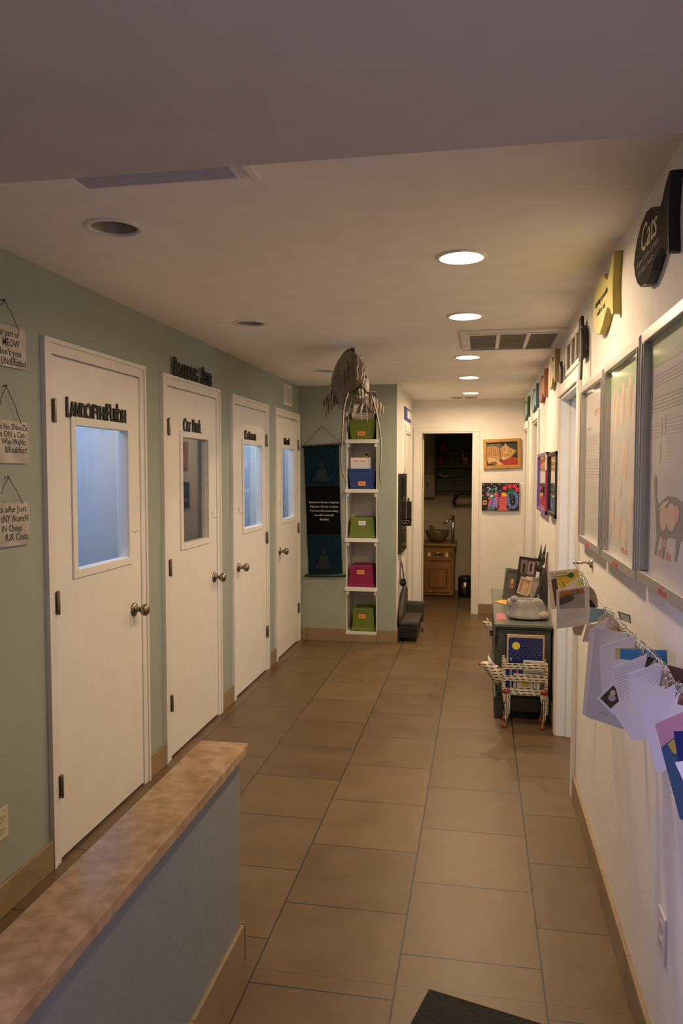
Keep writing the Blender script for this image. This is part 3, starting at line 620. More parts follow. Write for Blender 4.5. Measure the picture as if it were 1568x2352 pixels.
pp.text('- - - -  - - -', -.07, -.028, .012, RED, .0002, z=.0022, width=.13, bold=.02)
for k in range(2): pp.prism(rect(-.08, .07, .006-k*.012, .0075-k*.012), .002, .0024, GREYINK)
pp.build('printed_sheet', label='white sheet with red print standing in the blue bin', cat='paper', base=(-1.10, 7.04, 1.56))
mb = MB(); mb.ell((-1.075, 7.13, 1.715), (.036, .03, .038), mat('toy_yellow', (0.70, 0.42, 0.03), .6)); mb.ell((-1.065, 7.13, 1.748), (.02, .02, .012), BLACK); mb.build('toy_ball', label='small yellow and black toy behind the white sheet in the blue bin', cat='toy', base=(-1.075, 7.13, 1.68))

# ------------------------------------------------------------------ hanging catfish sculpture
SK = mat('fish_skin', (0.055, 0.043, 0.030), 0.5, nscale=13, rgb2=(0.27, 0.22, 0.16), bump=.9, bscale=45, stretch=(1.6, 1.0, .55))
SK2 = wave_mat('fish_fin', (0.06, 0.045, 0.03), (0.38, 0.32, 0.24), 17.0, 5.0, 0.6, (0.2, 0.75), 'X', (1, 1, 0.35))
BARB = mat('fish_barbel', (0.045, 0.035, 0.028), 0.5, noise=0.4, nscale=30); PALE = mat('fish_pale', (0.50, 0.44, 0.35), 0.7, noise=0.2)
F = thing('catfish_sculpture', (-0.83, 4.85, 2.16), 'brown and tan papery catfish sculpture with long barbels hanging from the ceiling', 'sculpture')
secs = [(5.55, -0.98, 2.22, .012, .10), (5.40, -0.955, 2.215, .018, .055), (5.25, -0.93, 2.205, .045, .085), (5.05, -0.89, 2.19, .085, .15), (4.88, -0.85, 2.175, .115, .190), (4.74, -0.815, 2.158, .119, .195), (4.62, -0.778, 2.135, .106, .178), (4.53, -0.742, 2.105, .086, .145), (4.47, -0.716, 2.083, .062, .105), (4.43, -0.698, 2.068, .038, .06), (4.405, -0.690, 2.062, .012, .022)]
def fring(s):
    y, x, z, rx, rz = s; out = []
    for k in range(28):
        g = 2*PI*k/28; c, q = math.cos(g), math.sin(g); px = rx*math.copysign(abs(c)**0.9, c); pz = rz*math.copysign(abs(q)**0.95, q)
        if q > 0: px *= (1-.30*q)
        out.append((x+px, y, z+pz))
    return out
mb = MB(); mb.loft([fring(s) for s in secs], SK); mb.build('body', F, subsurf=1)
# mouth with split lips, nostril
mb = MB()
mb.tube([(-.729, 4.435, 2.045), (-.719, 4.405, 2.075), (-.694, 4.392, 2.088), (-.669, 4.405, 2.075), (-.659, 4.435, 2.045)], .007, BARB, 8)
mb.tube([(-.726, 4.43, 2.05), (-.711, 4.40, 2.028), (-.694, 4.392, 2.02), (-.676, 4.40, 2.03), (-.662, 4.43, 2.05)], .012, SK2, 8)
mb.ell((-.692, 4.392, 2.055), (.022, .012, .022), SK2); mb.ell((-.690, 4.395, 2.096), (.010, .01, .012), BLACK); mb.build('mouth', F)
for sx in (-1, 1):
    mb = MB(); mb.ell((-.730+sx*.056, 4.50, 2.150), (.010, .012, .011), PALE); mb.ell((-.730+sx*.058, 4.488, 2.152), (.007, .007, .008), BLACK); mb.build('eye', F)
for k, (x0, z0, x1, z1) in enumerate([(-.74, 2.33, -.715, 2.13), (-.76, 2.30, -.745, 2.16), (-.70, 2.28, -.69, 2.13), (-.795, 2.26, -.775, 2.12), (-.68, 2.22, -.678, 2.10), (-.81, 2.20, -.80, 2.10)]):
    mb = MB(); n = 8; pts = []
    for i in range(n+1):
        t = i/n; x = x0+(x1-x0)*t+.004*math.sin(i*2+k); z = z0+(z1-z0)*t
        # march from the front until the loft surface is met
        yy = 4.95
        for sa, sb in zip(secs[::-1], secs[::-1][1:]):
            for q in range(10):
                u = q/10; cy, cx, cz, rx, rz = [p+(r_-p)*u for p, r_ in zip(sa, sb)]
                if ((x-cx)/rx)**2+((z-cz)/rz)**2 < 1.05: yy = cy; break
            else: continue
            break
        if yy < 4.94: pts.append((x, yy-.002, z))
    if len(pts) < 3: continue
    mb.tube(pts, .0035, PALE if k % 2 == 0 else BARB, 6); mb.build('skin_fold', F)
def fin(name, pts, nrm, thick, m=SK2, mats2=None):
    # pts: outline in world coordinates; extruded a little along nrm
    nv = Vector(nrm).normalized()*thick; n = len(pts); c = sum((Vector(p) for p in pts), Vector())/n
    vs = [Vector(p)-nv*.3 for p in pts]+[Vector(p)+nv*.3 for p in pts]+[c-nv, c+nv]
    fs = [(i, (i+1) % n, (i+1) % n+n, i+n) for i in range(n)]+[(i, (i+1) % n, 2*n) for i in range(n)]+[(i+n, (i+1) % n+n, 2*n+1) for i in range(n)]
    mb = MB(); mb.add(vs, fs, m, False); return mb.build(name, F)
fin('pectoral_fin', [(-0.903,4.700,2.131), (-0.930,4.700,2.078), (-0.947,4.700,2.024), (-0.958,4.700,1.935), (-0.953,4.700,1.948), (-0.916,4.700,1.983), (-0.892,4.700,2.023), (-0.881,4.700,2.077), (-0.886,4.700,2.117)], (.5, 1, .3), .014)
fin('pectoral_fin', [(-0.690,4.600,2.064), (-0.658,4.600,2.063), (-0.621,4.600,2.036), (-0.584,4.600,1.992), (-0.573,4.600,1.965), (-0.584,4.600,1.945), (-0.616,4.600,1.940), (-0.647,4.600,1.953), (-0.674,4.600,1.985), (-0.696,4.600,2.030)], (-.3, 1, .2), .016)
fin('pectoral_fin', [(-0.997,5.020,2.110), (-1.023,5.020,2.091), (-1.041,5.020,2.062), (-1.035,5.020,2.022), (-1.011,5.020,2.039), (-0.982,5.020,2.073)], (.5, 1, .3), .010)
fin('ventral_fin', [(-0.871,4.800,1.941), (-0.877,4.800,1.894), (-0.874,4.800,1.858), (-0.863,4.800,1.866), (-0.851,4.800,1.908), (-0.846,4.800,1.935)], (.3, 1, 0), .008)
fin('ventral_fin', [(-0.855,4.850,1.952), (-0.849,4.850,1.897), (-0.852,4.850,1.849), (-0.840,4.850,1.863), (-0.838,4.850,1.911), (-0.835,4.850,1.944)], (-.3, 1, 0), .008)
fin('tail_fin', [(-.985, 5.45, 2.27), (-1.02, 5.68, 2.33), (-1.01, 5.66, 2.22), (-1.02, 5.68, 2.10), (-.985, 5.45, 2.16)], (1, .1, 0), .012)
# dorsal fin: dark edged ridge rising to the hanger
mb = MB(); mb.loft([[(a[0]-.012, a[1], a[2]-.01), (a[0]+.012, a[1], a[2]-.01), (b[0]+.004, b[1], b[2]), (b[0]-.004, b[1], b[2])] for a, b in zip([(-0.938,4.900,2.201), (-0.921,4.900,2.257), (-0.892,4.900,2.301), (-0.861,4.900,2.336), (-0.827,4.900,2.355), (-0.810,4.900,2.346)], [(-0.939,4.860,2.202), (-0.931,4.860,2.258), (-0.905,4.860,2.312), (-0.871,4.860,2.356), (-0.831,4.860,2.377), (-0.806,4.860,2.365)])], SK2, smooth=False)
mb.tube([(-0.937,4.850,2.195), (-0.923,4.850,2.256), (-0.897,4.850,2.311), (-0.866,4.850,2.351), (-0.832,4.850,2.372), (-0.810,4.850,2.375), (-0.807,4.850,2.347)], [.004, .006, .007, .008, .010, .012, .008], BARB, 8); mb.build('dorsal_fin', F)
for pts in ([(-0.699,4.420,2.044), (-0.735,4.420,2.062), (-0.769,4.420,2.055), (-0.784,4.420,2.010), (-0.797,4.420,1.947), (-0.802,4.420,1.845), (-0.807,4.420,1.756), (-0.810,4.420,1.680), (-0.807,4.420,1.616), (-0.794,4.420,1.565), (-0.776,4.420,1.529)], [(-0.679,4.420,2.038), (-0.648,4.420,2.053), (-0.630,4.420,2.035), (-0.617,4.420,1.995), (-0.597,4.420,1.919), (-0.584,4.420,1.843), (-0.576,4.420,1.780), (-0.573,4.420,1.717), (-0.578,4.420,1.641), (-0.583,4.420,1.578), (-0.575,4.420,1.522)]):
    mb = MB(); n = len(pts); mb.tube(pts, [.0065-.0045*i/(n-1) for i in range(n)], BARB, 8); mb.tube([(a+.003, b-.003, c) for a, b, c in pts[2:]], [.0035-.002*i/(n-3) for i in range(n-2)], PALE, 6); mb.build('barbel', F)
for k in range(9):
    x = -.755+k*.011; mb = MB(); dx = random.uniform(-.02, .02); L = random.uniform(.05, .12)
    mb.tube([(x, 4.47, 2.015), (x+dx, 4.45, 2.0-L*.4), (x+dx*1.6, 4.45, 2.0-L)], [.003, .0025, .001], PALE, 5); mb.build('chin_tuft', F)
for k in range(5):
    mb = MB(); y = 4.66+k*.03; mb.tube([(-.905+k*.002, y-.08, 2.12-k*.02), (-.875, y-.11, 2.10-k*.022)], .003, BARB, 5); mb.build('gill_slit', F)
mb = MB(); mb.tube([(-.825, 4.83, 2.35), (-.83, 4.83, 2.372), (-.822, 4.83, 2.39)], .003, CHROME, 8); mb.build('ceiling_hook', F)

# ------------------------------------------------------------------ hall left wall things
SB = thing('wall_sign', (-0.762, 7.97, 2.18), 'small blue and white sign high on the white hall wall', 'sign')
mb = MB(onleft(7.97, 2.18, -0.762)); mb.prism(rect(-.32, .32, -.065, .065), 0, .01, mat('sign_blue', (.03, .04, .30), .5)); mb.build('board', SB)
mb = MB(onleft(7.97, 2.18, -0.762)); mb.prism(rect(-.08, .31, -.035, .045), .010, .012, PAPER); mb.build('white_field', SB)
TV = thing('wall_screen', (-.762, 7.42, 1.19), 'slim black panel screen on the white wall beside the niche corner', 'screen')
mb = MB(); mb.box(-.762, -.735, 7.12, 7.70, .815, 1.572, BLACK); mb.build('housing', TV, bevel=.004)
mb = MB(); mb.box(-.7355, -.7335, 7.14, 7.68, .84, 1.55, mat('screen_glass', (.015, .016, .014), .08)); mb.build('screen', TV)
mb = MB(); mb.tube([(-.758, 7.66, 1.572), (-.750, 7.66, 1.64)], .0025, BLACK, 6); mb.build('aerial', TV)
TD = thing('wall_device', (-.70, 7.62, 1.14), 'small black device with silver dial on an arm off the black screen', 'device')
mb = MB(); mb.box(-.726, -.682, 7.60, 7.66, 1.05, 1.295, BLACK); mb.build('housing', TD, bevel=.006)
mb = MB(); mb.box(-.745, -.690, 7.60, 7.64, 1.055, 1.125, BLACK); mb.build('arm', TD, bevel=.004)
mb = MB(); mb.torus((-.716, 7.592, 1.088), (0, 1, 0), .016, .004, CHROME); mb.build('dial', TD)
mb = MB(); mb.ell((-.714, 7.66, 1.305), (.012, .012, .03), mat('rubber_grey', (.10, .09, .08), .7)); mb.build('antenna_knob', TD)
HN = thing('camera_bag', (-.735, 7.3, .54), 'black camera hanging by its strap on the white hall wall over the chaise', 'camera')
mb = MB(); mb.ell((-.722, 7.22, .535), (.034, .05, .038), BLACK); mb.ell((-.712, 7.18, .572), (.016, .02, .018), BLACK); mb.build('camera_body', HN)
mb = MB(); mb.tube([(-.758, 7.3, .765), (-.74, 7.29, .70), (-.725, 7.28, .62), (-.718, 7.24, .57)], .006, BLACK, 8, flat=.4); mb.tube([(-.758, 7.3, .765), (-.752, 7.27, .70), (-.752, 7.26, .60), (-.748, 7.23, .54)], .009, mat('strap_grey', (.16, .15, .14), .8), 8, flat=.4)
mb.tube([(-.722, 7.20, .505), (-.719, 7.19, .475), (-.722, 7.19, .455)], .005, BLACK, 6); mb.build('strap', HN)
# pet chaise
CH = thing('pet_chaise', (-.66, 7.30, 0), 'small charcoal velvet pet chaise with one raised side against the white wall', 'pet sofa')
VEL = mat('charcoal_velvet', (.055, .047, .038), .75, noise=.25, nscale=30, bump=.3, bscale=150); VELD = mat('dark_vinyl', (.012, .011, .010), .4)
mb = MB(); mb.box(-.752, -.575, 7.055, 7.55, .035, .145, VELD); mb.build('base_frame', CH, bevel=.008)
mb = MB(); mb.box(-.742, -.560, 7.045, 7.52, .145, .20, VEL); mb.build('seat_cushion', CH, bevel=.022)
prof = [(7.05, .20), (7.05, .25), (7.10, .30), (7.20, .375), (7.30, .435), (7.38, .47), (7.46, .475), (7.56, .44), (7.57, .16), (7.06, .16)]
mb = MB(basis((-.744, 0, 0), (0, 1, 0), (0, 0, 1), (1, 0, 0))); mb.prism(prof, -.004, .036, VEL); mb.build('backrest', CH, bevel=.014)
mb = MB(); mb.box(-.708, -.545, 7.50, 7.57, .10, .285, VEL); mb.tube([(-.72, 7.53, .285), (-.535, 7.53, .285)], .026, VEL, 12); mb.build('armrest', CH, bevel=.010)
for x, y in ((-.745, 7.065), (-.585, 7.065), (-.745, 7.53), (-.56, 7.54)):
    mb = MB(); mb.box(x-.008, x+.008, y-.008, y+.008, 0, .036, BLACK); mb.build('leg', CH)

# ------------------------------------------------------------------ end-wall pictures
def art(name, M, w, h, shapes, frame, fw, fd, label, cat, mats, canvas_depth=.0):
    O = thing(name, M @ Vector((0, 0, 0)), label, cat)
    if frame:
        mb = MB(M)
        mb.prism([(-w/2, -h/2), (w/2, -h/2), (w/2-fw, -h/2+fw), (-w/2+fw, -h/2+fw)], 0, fd, frame); mb.prism([(-w/2, h/2), (-w/2+fw, h/2-fw), (w/2-fw, h/2-fw), (w/2, h/2)], 0, fd, frame)
        mb.prism([(-w/2, -h/2), (-w/2+fw, -h/2+fw), (-w/2+fw, h/2-fw), (-w/2, h/2)], 0, fd, frame); mb.prism([(w/2, -h/2), (w/2, h/2), (w/2-fw, h/2-fw), (w/2-fw, -h/2+fw)], 0, fd, frame)
        mb.build('frame', O, bevel=.003)
    iw, ih = w-2*fw, h-2*fw; z = canvas_depth if not frame else .004
    mb = MB(M); mb.prism(rect(-iw/2, iw/2, -ih/2, ih/2), 0, z, mats[0])
    for k, (c, pts) in enumerate(shapes):
        zz = z+.0003+.0003*k; mb.add([(-iw/2+iw*u, -ih/2+ih*min(1, max(0, v)), zz) for u, v in pts], [tuple(range(len(pts)))], mats[c])
    mb.build('canvas', O); return O
def el(cx, cy, rx, ry, n=18, a=0):
    ca, sa = math.cos(a), math.sin(a); return [(cx+rx*math.cos(2*PI*k/n)*ca-ry*math.sin(2*PI*k/n)*sa, cy+rx*math.cos(2*PI*k/n)*sa+ry*math.sin(2*PI*k/n)*ca) for k in range(n)]
def flat(n, c): return mat(n, c, .55, noise=.08, nscale=40)
P1 = [flat('oil_dark', (.035, .038, .035)), flat('oil_olive', (.13, .12, .075)), flat('oil_orange', (.52, .29, .11)), flat('oil_tan', (.62, .42, .22)), flat('oil_brown', (.22, .10, .035)), flat('oil_red', (.38, .045, .02)), flat('oil_cream', (.66, .50, .32))]
sh = [(1, [(0, .72), (0, 1), (.42, 1), (.50, .80)]), (2, [(0, .2), (0, .80), (.1, .84), (.3, .83), (.42, .76), (.45, .4), (.40, .1), (.1, .12)]), (5, [(.36, 0), (.40, .16), (.55, .24), (.8, .36), (1, .30), (1, 0)]),
      (3, [(.02, .32), (.12, .36), (.3, .28), (.45, .12), (.55, .02), (.35, .02), (.05, .1)])]
for k in range(7): sh.append((4, [(.05+.055*k, .42), (.07+.055*k, .80), (.082+.055*k, .80), (.068+.055*k, .42)]))
sh += [(2, [(.42, .50), (.44, .72), (.50, .80), (.58, .84), (.61, .98), (.66, .86), (.74, .76), (.88, .68), (.97, .62), (.94, .54), (.82, .38), (.70, .28), (.56, .22), (.46, .26)]),
       (4, [(.44, .35), (.42, .60), (.45, .72), (.47, .55), (.48, .35)]), (6, [(.50, .24), (.60, .25), (.70, .31), (.76, .38), (.70, .37), (.60, .33)]), (6, el(.53, .31, .055, .06)), (5, el(.505, .34, .012, .018, 8)), (3, el(.64, .60, .09, .12)), (3, [(.60, .86), (.62, .94), (.67, .80), (.63, .70)]), (3, [(.82, .62), (.94, .60), (.90, .53), (.82, .50)]), (4, [(.86, .60), (.93, .595), (.89, .55)]),
       (4, [(.60, .45), (.66, .48), (.70, .44), (.65, .43)]), (4, [(.55, .62), (.60, .70), (.62, .69), (.57, .60)]), (4, [(.68, .60), (.74, .66), (.75, .64), (.70, .58)]), (4, [(.10, .14), (.30, .18), (.34, .10), (.12, .06)])]
art('framed_painting', onback(.224, 1.788, 8.6) @ Matrix.Rotation(.035, 4, 'Z'), .405, .325, sh, mat('pine_frame', (.50, .26, .07), .4, noise=.2, nscale=12), .036, .03, 'orange wood framed painting of a sleeping ginger tabby cat', 'painting', P1)
P2 = [flat('art_black', (.012, .010, .014)), flat('art_white', (.75, .72, .70)), flat('art_teal', (.02, .20, .22)), flat('art_pink', (.62, .12, .20)), flat('art_lilac', (.38, .26, .55)), flat('art_blue', (.10, .17, .55)), flat('art_yellow', (.80, .50, .03)), flat('art_rose', (.70, .12, .14)), flat('art_plum', (.22, .02, .12)), flat('art_green', (.02, .13, .06)), flat('art_red', (.62, .03, .07)), flat('art_gold', (.50, .30, .12))]
sh = [(8, [(.42, .03), (.44, .66), (.56, .66), (.62, .50), (.70, .03)]), (6, [(.54, .66), (.67, .64), (.68, .50), (.54, .50)]), (7, el(.58, .30, .12, .24)), (7, [(.42, 0), (.47, .10), (.58, .16), (.68, .10), (.70, 0)])]
for k in range(5): sh.append((8, [(.48, .20+.065*k), (.54, .185+.065*k), (.58, .20+.065*k), (.63, .185+.065*k), (.68, .20+.065*k), (.63, .172+.065*k), (.58, .188+.065*k), (.54, .172+.065*k)]))
ring = [(.78+.10*math.cos(a), .68) for a in (0,)]
op = [.83+0*1 for _ in range(1)]
out = [(.68, .62)]+[(.835+.155*math.cos(PI+PI*k/12), .30-.25*math.sin(PI*k/12)) for k in range(13)]+[(.98, .60), (.90, .70), (.76, .68), (.74, .62), (.84, .60), (.90, .50)]+[(.835+.075*math.cos(-PI*k/10), .34-.16*math.sin(PI*k/10)) for k in range(11)]+[(.74, .58)]
sh.append((5, out))
for u, v in ((.72, .40), (.76, .20), (.90, .12), (.97, .30), (.95, .50)): sh.append((4, el(u, v, .022, .03, 6)))
sh += [(9, [(.68, .70), (.74, .80), (.84, .80), (.88, .72), (.83, .66), (.85, .40), (.80, .40), (.80, .66)])]
for u, v in ((.62, .82), (.75, .88), (.88, .89), (.95, .76)): sh += [(10, el(u, v, .065, .09, 9)), (3, el(u, v, .022, .03, 8))]
sh += [(2, [(.12, .68), (.22, .74), (.36, .74), (.46, .69), (.40, .55), (.36, .46), (.28, .40), (.20, .46), (.16, .56)]), (2, [(.19, .74), (.20, .84), (.25, .81), (.34, .81), (.39, .84), (.40, .74)]), (4, [(.18, .72), (.19, .86), (.24, .78)]), (4, [(.35, .78), (.41, .86), (.41, .73)]),
       (0, [(.20, .72), (.28, .73), (.38, .72), (.34, .63), (.27, .65), (.22, .64)]), (10, el(.27, .685, .018, .022, 8)), (3, el(.17, .58, .04, .07)), (3, el(.38, .57, .05, .08)), (1, el(.27, .52, .04, .045)),
       (7, [(.16, .02), (.20, .38), (.24, .46), (.26, .40), (.20, .02)]), (5, [(.20, .02), (.26, .44), (.36, .46), (.31, .02)]), (4, [(.30, .14), (.34, .44), (.44, .52), (.43, .08)]), (2, el(.23, .09, .07, .04)), (11, rect(.03, .14, .20, .36)), (0, el(.085, .28, .03, .03, 6))]
for k in range(4): sh.append((8, rect(.33, .40, .14+k*.075, .155+k*.075)))
for u, v in ((.04, .95), (.26, .96), (.48, .96), (.66, .955), (.96, .96), (.16, .83), (.35, .87), (.045, .73), (.03, .53), (.19, .44), (.50, .72), (.72, .64), (.34, .07), (.74, .06), (.83, .32)): sh.append((1, el(u, v, .014, .02, 10)))
art('canvas_painting', onback(.210, 1.316, 8.6), .400, .300, sh, None, 0, .0, 'bright folk-art cat painting on black, unframed, below the sleeping cat', 'painting', P2, canvas_depth=.03)

# ------------------------------------------------------------------ small framed pictures on the right wall
def small_frame(y, w, z0, z1, fm, fm2, label, refl_shp):
    M = onright(y, (z0+z1)/2, .465); h = z1-z0; O = thing('picture_frame', (.465, y, (z0+z1)/2), label, 'picture'); fw = .026
    for nm, r, mm in (('frame_rail', rect(-w/2, w/2, h/2-fw, h/2), fm), ('frame_rail', rect(-w/2, w/2, -h/2, -h/2+fw), fm), ('frame_stile', rect(-w/2, -w/2+fw, -h/2, h/2), fm), ('frame_stile', rect(w/2-fw*1.1, w/2, -h/2, h/2), fm2)):
        mb = MB(M); mb.prism(r, 0, .030, mm); mb.build(nm, O, bevel=.003)
    mb = MB(M); mb.prism(rect(-w/2+fw, w/2-fw, -h/2+fw, h/2-fw), 0, .008, mat('mat_board', (.62, .60, .56), .6, coat=1))
    for c, pts in refl_shp: mb.add([(-w/2+fw+(w-2*fw)*u, -h/2+fw+(h-2*fw)*v, .0085) for u, v in pts], [tuple(range(len(pts)))], c)  # print carries the end-wall pictures' reflection as painted shapes
    mb.build('print', O)
    mb = MB(M); mb.add([(p, q_, .019) for p, q_ in rect(-w/2+fw, w/2-fw, -h/2+fw, h/2-fw)], [(0, 1, 2, 3)], GLASSF); mb.build('glass', O)
VIO = mat('violet_frame', (.16, .10, .42), .35, coat=.5); MGN = mat('magenta_frame', (.45, .02, .17), .35, coat=.5)
small_frame(5.82, .80, 1.297, 1.73, VIO, MGN, 'violet and magenta framed picture on the right wall', [(P1[3], rect(.1, .9, .72, .95)), (P1[4], rect(.1, .9, .70, .72)), (P2[0], rect(.1, .9, .05, .42)), (P2[2], el(.5, .35, .15, .08)), (P2[10], rect(.3, .5, .05, .28))])
small_frame(4.99, .56, 1.313, 1.718, BLACK, BLACK, 'black framed picture on the right wall nearest the open doorway', [(P1[6], rect(.1, .9, .72, .95)), (P1[4], rect(.1, .9, .68, .71)), (P1[1], rect(.1, .9, .15, .42)), (PAPER, el(.5, .24, .12, .06)), (P2[5], rect(.2, .5, .08, .20))])
mb = MB(onright(5.35, 1.66, .465)); mb.prism(rect(-.03, .03, -.055, .055), .030, .034, PAPER); mb.text('note', -.02, .02, .01, INK, .0002, z=.0344, width=.04); mb.build('price_card', label='small white card tucked between the violet and black frames', cat='card', base=(.43, 5.35, 1.605))

# ------------------------------------------------------------------ fish plaques near the ceiling
def plaque(y, z, w, h, face, edge, label, txt=None, tc=None, flip=1):
    # fish cut-out: head towards the hall end, tail towards the camera
    M = onright(y, z, .465)
    o = [(-.50, -.02), (-.47, .14), (-.40, .28), (-.28, .40), (-.12, .46), (.02, .42), (.12, .30), (.20, .22), (.30, .30), (.38, .44), (.46, .52), (.50, .50), (.47, .30), (.45, .10), (.45, -.08), (.47, -.28), (.48, -.42), (.43, -.42), (.36, -.30), (.24, -.22), (.14, -.28), (.04, -.40), (-.10, -.50), (-.26, -.46), (-.38, -.34), (-.46, -.18)]
    pts = [(a*w, b*h) for a, b in o]; O = thing('fish_plaque', (.465, y, z), label, 'plaque', 'fish-shaped plaques along the right wall top')
    mb = MB(M); mb.prism(pts, .0, .028, edge); mb.build('board', O)
    mb = MB(M); mb.add([(a*.985, b*.985, .0283) for a, b in pts], [tuple(range(len(pts)))], face); mb.build('painted_face', O)
    if txt:
        mb = MB(M)
        for st, x, yy, hh, ww, cc in txt: mb.text(st, x*w, yy*h, hh, cc, .0003, z=.0290, width=ww*w, bold=.004, slant=.15)
        mb.build('writing', O)
CHALK = mat('chalk_grey', (.26, .25, .24), .8); GOLDI = mat('gold_chalk', (.50, .42, .20), .7); YEL = mat('plaque_yellow', (.55, .50, .17), .5)
plaque(2.185, 2.212, .44, .205, mat('slate_face', (.050, .044, .040), .95, spec=.1), mat('slate_edge', (.008, .010, .022), .5), 'dark slate fish plaque with chalk writing Cats, nearest to the camera', [('Cats', -.26, -.02, .075, .44, GOLDI), ('leave paw prints', -.38, -.16, .020, .62, CHALK), ('on your heart', -.34, -.29, .020, .45, CHALK)])
plaque(3.00, 2.232, .50, .225, YEL, mat('yellow_edge', (.42, .33, .07), .5), 'yellow fish plaque with dark writing between slate and cream ones', [('Anything is possible', -.36, .02, .024, .60, BLACKM), ('with a cat', -.26, -.16, .022, .40, BLACKM)])
plaque(5.08, 2.232, .50, .215, mat('cream_face', (.62, .54, .33), .6, noise=.4, nscale=22), mat('cream_edge', (.40, .30, .13), .6), 'cream speckled fish plaque beyond the doorway grille')
plaque(5.91, 2.218, .54, .215, mat('brick_face', (.38, .19, .12), .6, noise=.15), mat('brick_edge', (.27, .10, .04), .6), 'reddish brown fish plaque, third from the far end')
plaque(6.77, 2.207, .62, .215, mat('steel_blue_face', (.18, .28, .33), .6, noise=.1), mat('steel_blue_edge', (.05, .13, .17), .6), 'blue-grey fish plaque, second from the far end')
plaque(8.0, 2.215, .70, .21, mat('sea_green_face', (.22, .30, .24), .6, noise=.1), mat('sea_green_edge', (.07, .12, .08), .6), 'grey-green fish plaque, the last one by the end wall')
# cat silhouettes on the door head
def cat_sil(y, zb, s, label, tail=True):
    M = onright(y, zb, .452); O = thing('cat_silhouette', (.452, y, zb), label, 'ornament'); CM = mat('black_metal_cat', (.035, .03, .028), .5)
    b = [(-.08, 0), (-.085, .03), (-.06, .07), (-.08, .10), (-.10, .115), (-.115, .14), (-.10, .165), (-.095, .20), (-.075, .178), (-.055, .178), (-.035, .20), (-.03, .165), (-.02, .15), (.01, .15), (.035, .13), (.05, .08), (.05, .0)]
    mb = MB(M); mb.prism([(a*s, c*s) for a, c in b], 0, .016, CM); mb.build('body', O, bevel=.002)
    if tail:
        mb = MB(M); mb.prism([(.03*s, .10*s), (.055*s, .06*s), (.06*s, -.03*s), (.05*s, -.085*s), (.06*s, -.10*s), (.078*s, -.08*s), (.085*s, .0), (.075*s, .08*s), (.05*s, .13*s)], .0165, .026, CM); mb.build('tail', O, bevel=.002)
cat_sil(3.60, 2.102, 1.0, 'large black cat silhouette sitting on the near end of the door head')
cat_sil(4.53, 2.102, .62, 'small dark cat silhouette on the far end of the door head', tail=False)

# ------------------------------------------------------------------ framed posters on the right wall
PST = mat('poster_paper', (.60, .585, .575), .5, ); PGRN = mat('poster_green', (.45, .58, .36), .5, ); PRED = mat('poster_red', (.80, .40, .36), .5); PTAN = mat('poster_tan', (.70, .54, .42), .5); PPCH = mat('poster_peach', (.76, .63, .52), .5)
PDRK = mat('poster_fur', (.30, .27, .24), .55); PGRY = mat('poster_grey', (.52, .50, .50), .5); PBLU = mat('poster_blue', (.50, .50, .60), .5)
def poster(y0, y1, z0, z1, label, draw):
    yc, zc = (y0+y1)/2, (z0+z1)/2; w, h = abs(y1-y0), z1-z0; M = onright(yc, zc, .465); O = thing('framed_poster', (.465, yc, z0), label, 'poster', 'silver framed posters on the right wall')
    b = .032
    for nm, r in (('frame_rail', rect(-w/2, w/2, h/2-b, h/2)), ('frame_rail', rect(-w/2, w/2, -h/2, -h/2+b)), ('frame_stile', rect(-w/2, -w/2+b, -h/2+b, h/2-b)), ('frame_stile', rect(w/2-b, w/2, -h/2+b, h/2-b))):
        mb = MB(M); mb.prism(r, 0, .028, ALU)
        if nm == 'frame_stile': xm = (r[0][0]+r[1][0])/2; mb.prism(rect(xm-.004, xm+.004, -h/2+b, h/2-b), .028, .031, ALU)
        o = mb.build(nm, O, bevel=.003)
    mb = MB(M); mb.prism(rect(-w/2+b, w/2-b, -h/2+b, h/2-b), 0, .006, PST); draw(mb, w-2*b, h-2*b); mb.build('poster_sheet', O)
    mb = MB(M); mb.add([(p, q_, .017) for p, q_ in rect(-w/2+b, w/2-b, -h/2+b, h/2-b)], [(0, 1, 2, 3)], GLASSP); mb.build('glass', O)
    mb = MB(M); mb.text('ROYAL CANIN', -.045, -h/2+.006, .013, RED, .0002, z=.0283, width=.09, bold=.03); mb.prism(rect(-.006, .006, -h/2+.021, -h/2+.028), .028, .0286, RED); mb.build('brand_mark', O)
_pz = [0]
def P(mb, m, pts, z=.0064):
    _pz[0] += 1; z += .000004*(_pz[0] % 250)
    mb.add([(a, b, z) for a, b in pts], [tuple(range(len(pts)))], m)
def lines(mb, x0, x1, ys, m, t=.0016, slope=0.0, wob=0):
    for k, y in enumerate(ys):
        x2 = x1-(random.random()*wob*(x1-x0)); P(mb, m, [(x0, y), (x2, y+slope*(x2-x0)), (x2, y+t+slope*(x2-x0)), (x0, y+t)])
def poster_text(mb, w, h):
    mb.text('ROYAL CANIN', -.02, h/2-.12, .028, PRED, .0001, z=.0066, width=.20, bold=.02); P(mb, PRED, el(.08, h/2-.07, .014, .014, 10))
    mb.text('Feeding guide', -w/2+.03, h/2-.17, .016, PGRY, .0001, z=.0066, width=.17)
    lines(mb, -w/2+.03, w/2-.06, [h/2-.20-.012*k for k in range(6)], PGRY, wob=.3); lines(mb, -w/2+.03, w/2-.05, [h/2-.30-.012*k for k in range(7)], PGRY, wob=.4)
    for k in range(4): lines(mb, -w/2+.03, w/2-.08, [-.02-.075*k-.012*j for j in range(4)], PGRY if k % 2 else PRED, t=.0012, wob=.5)
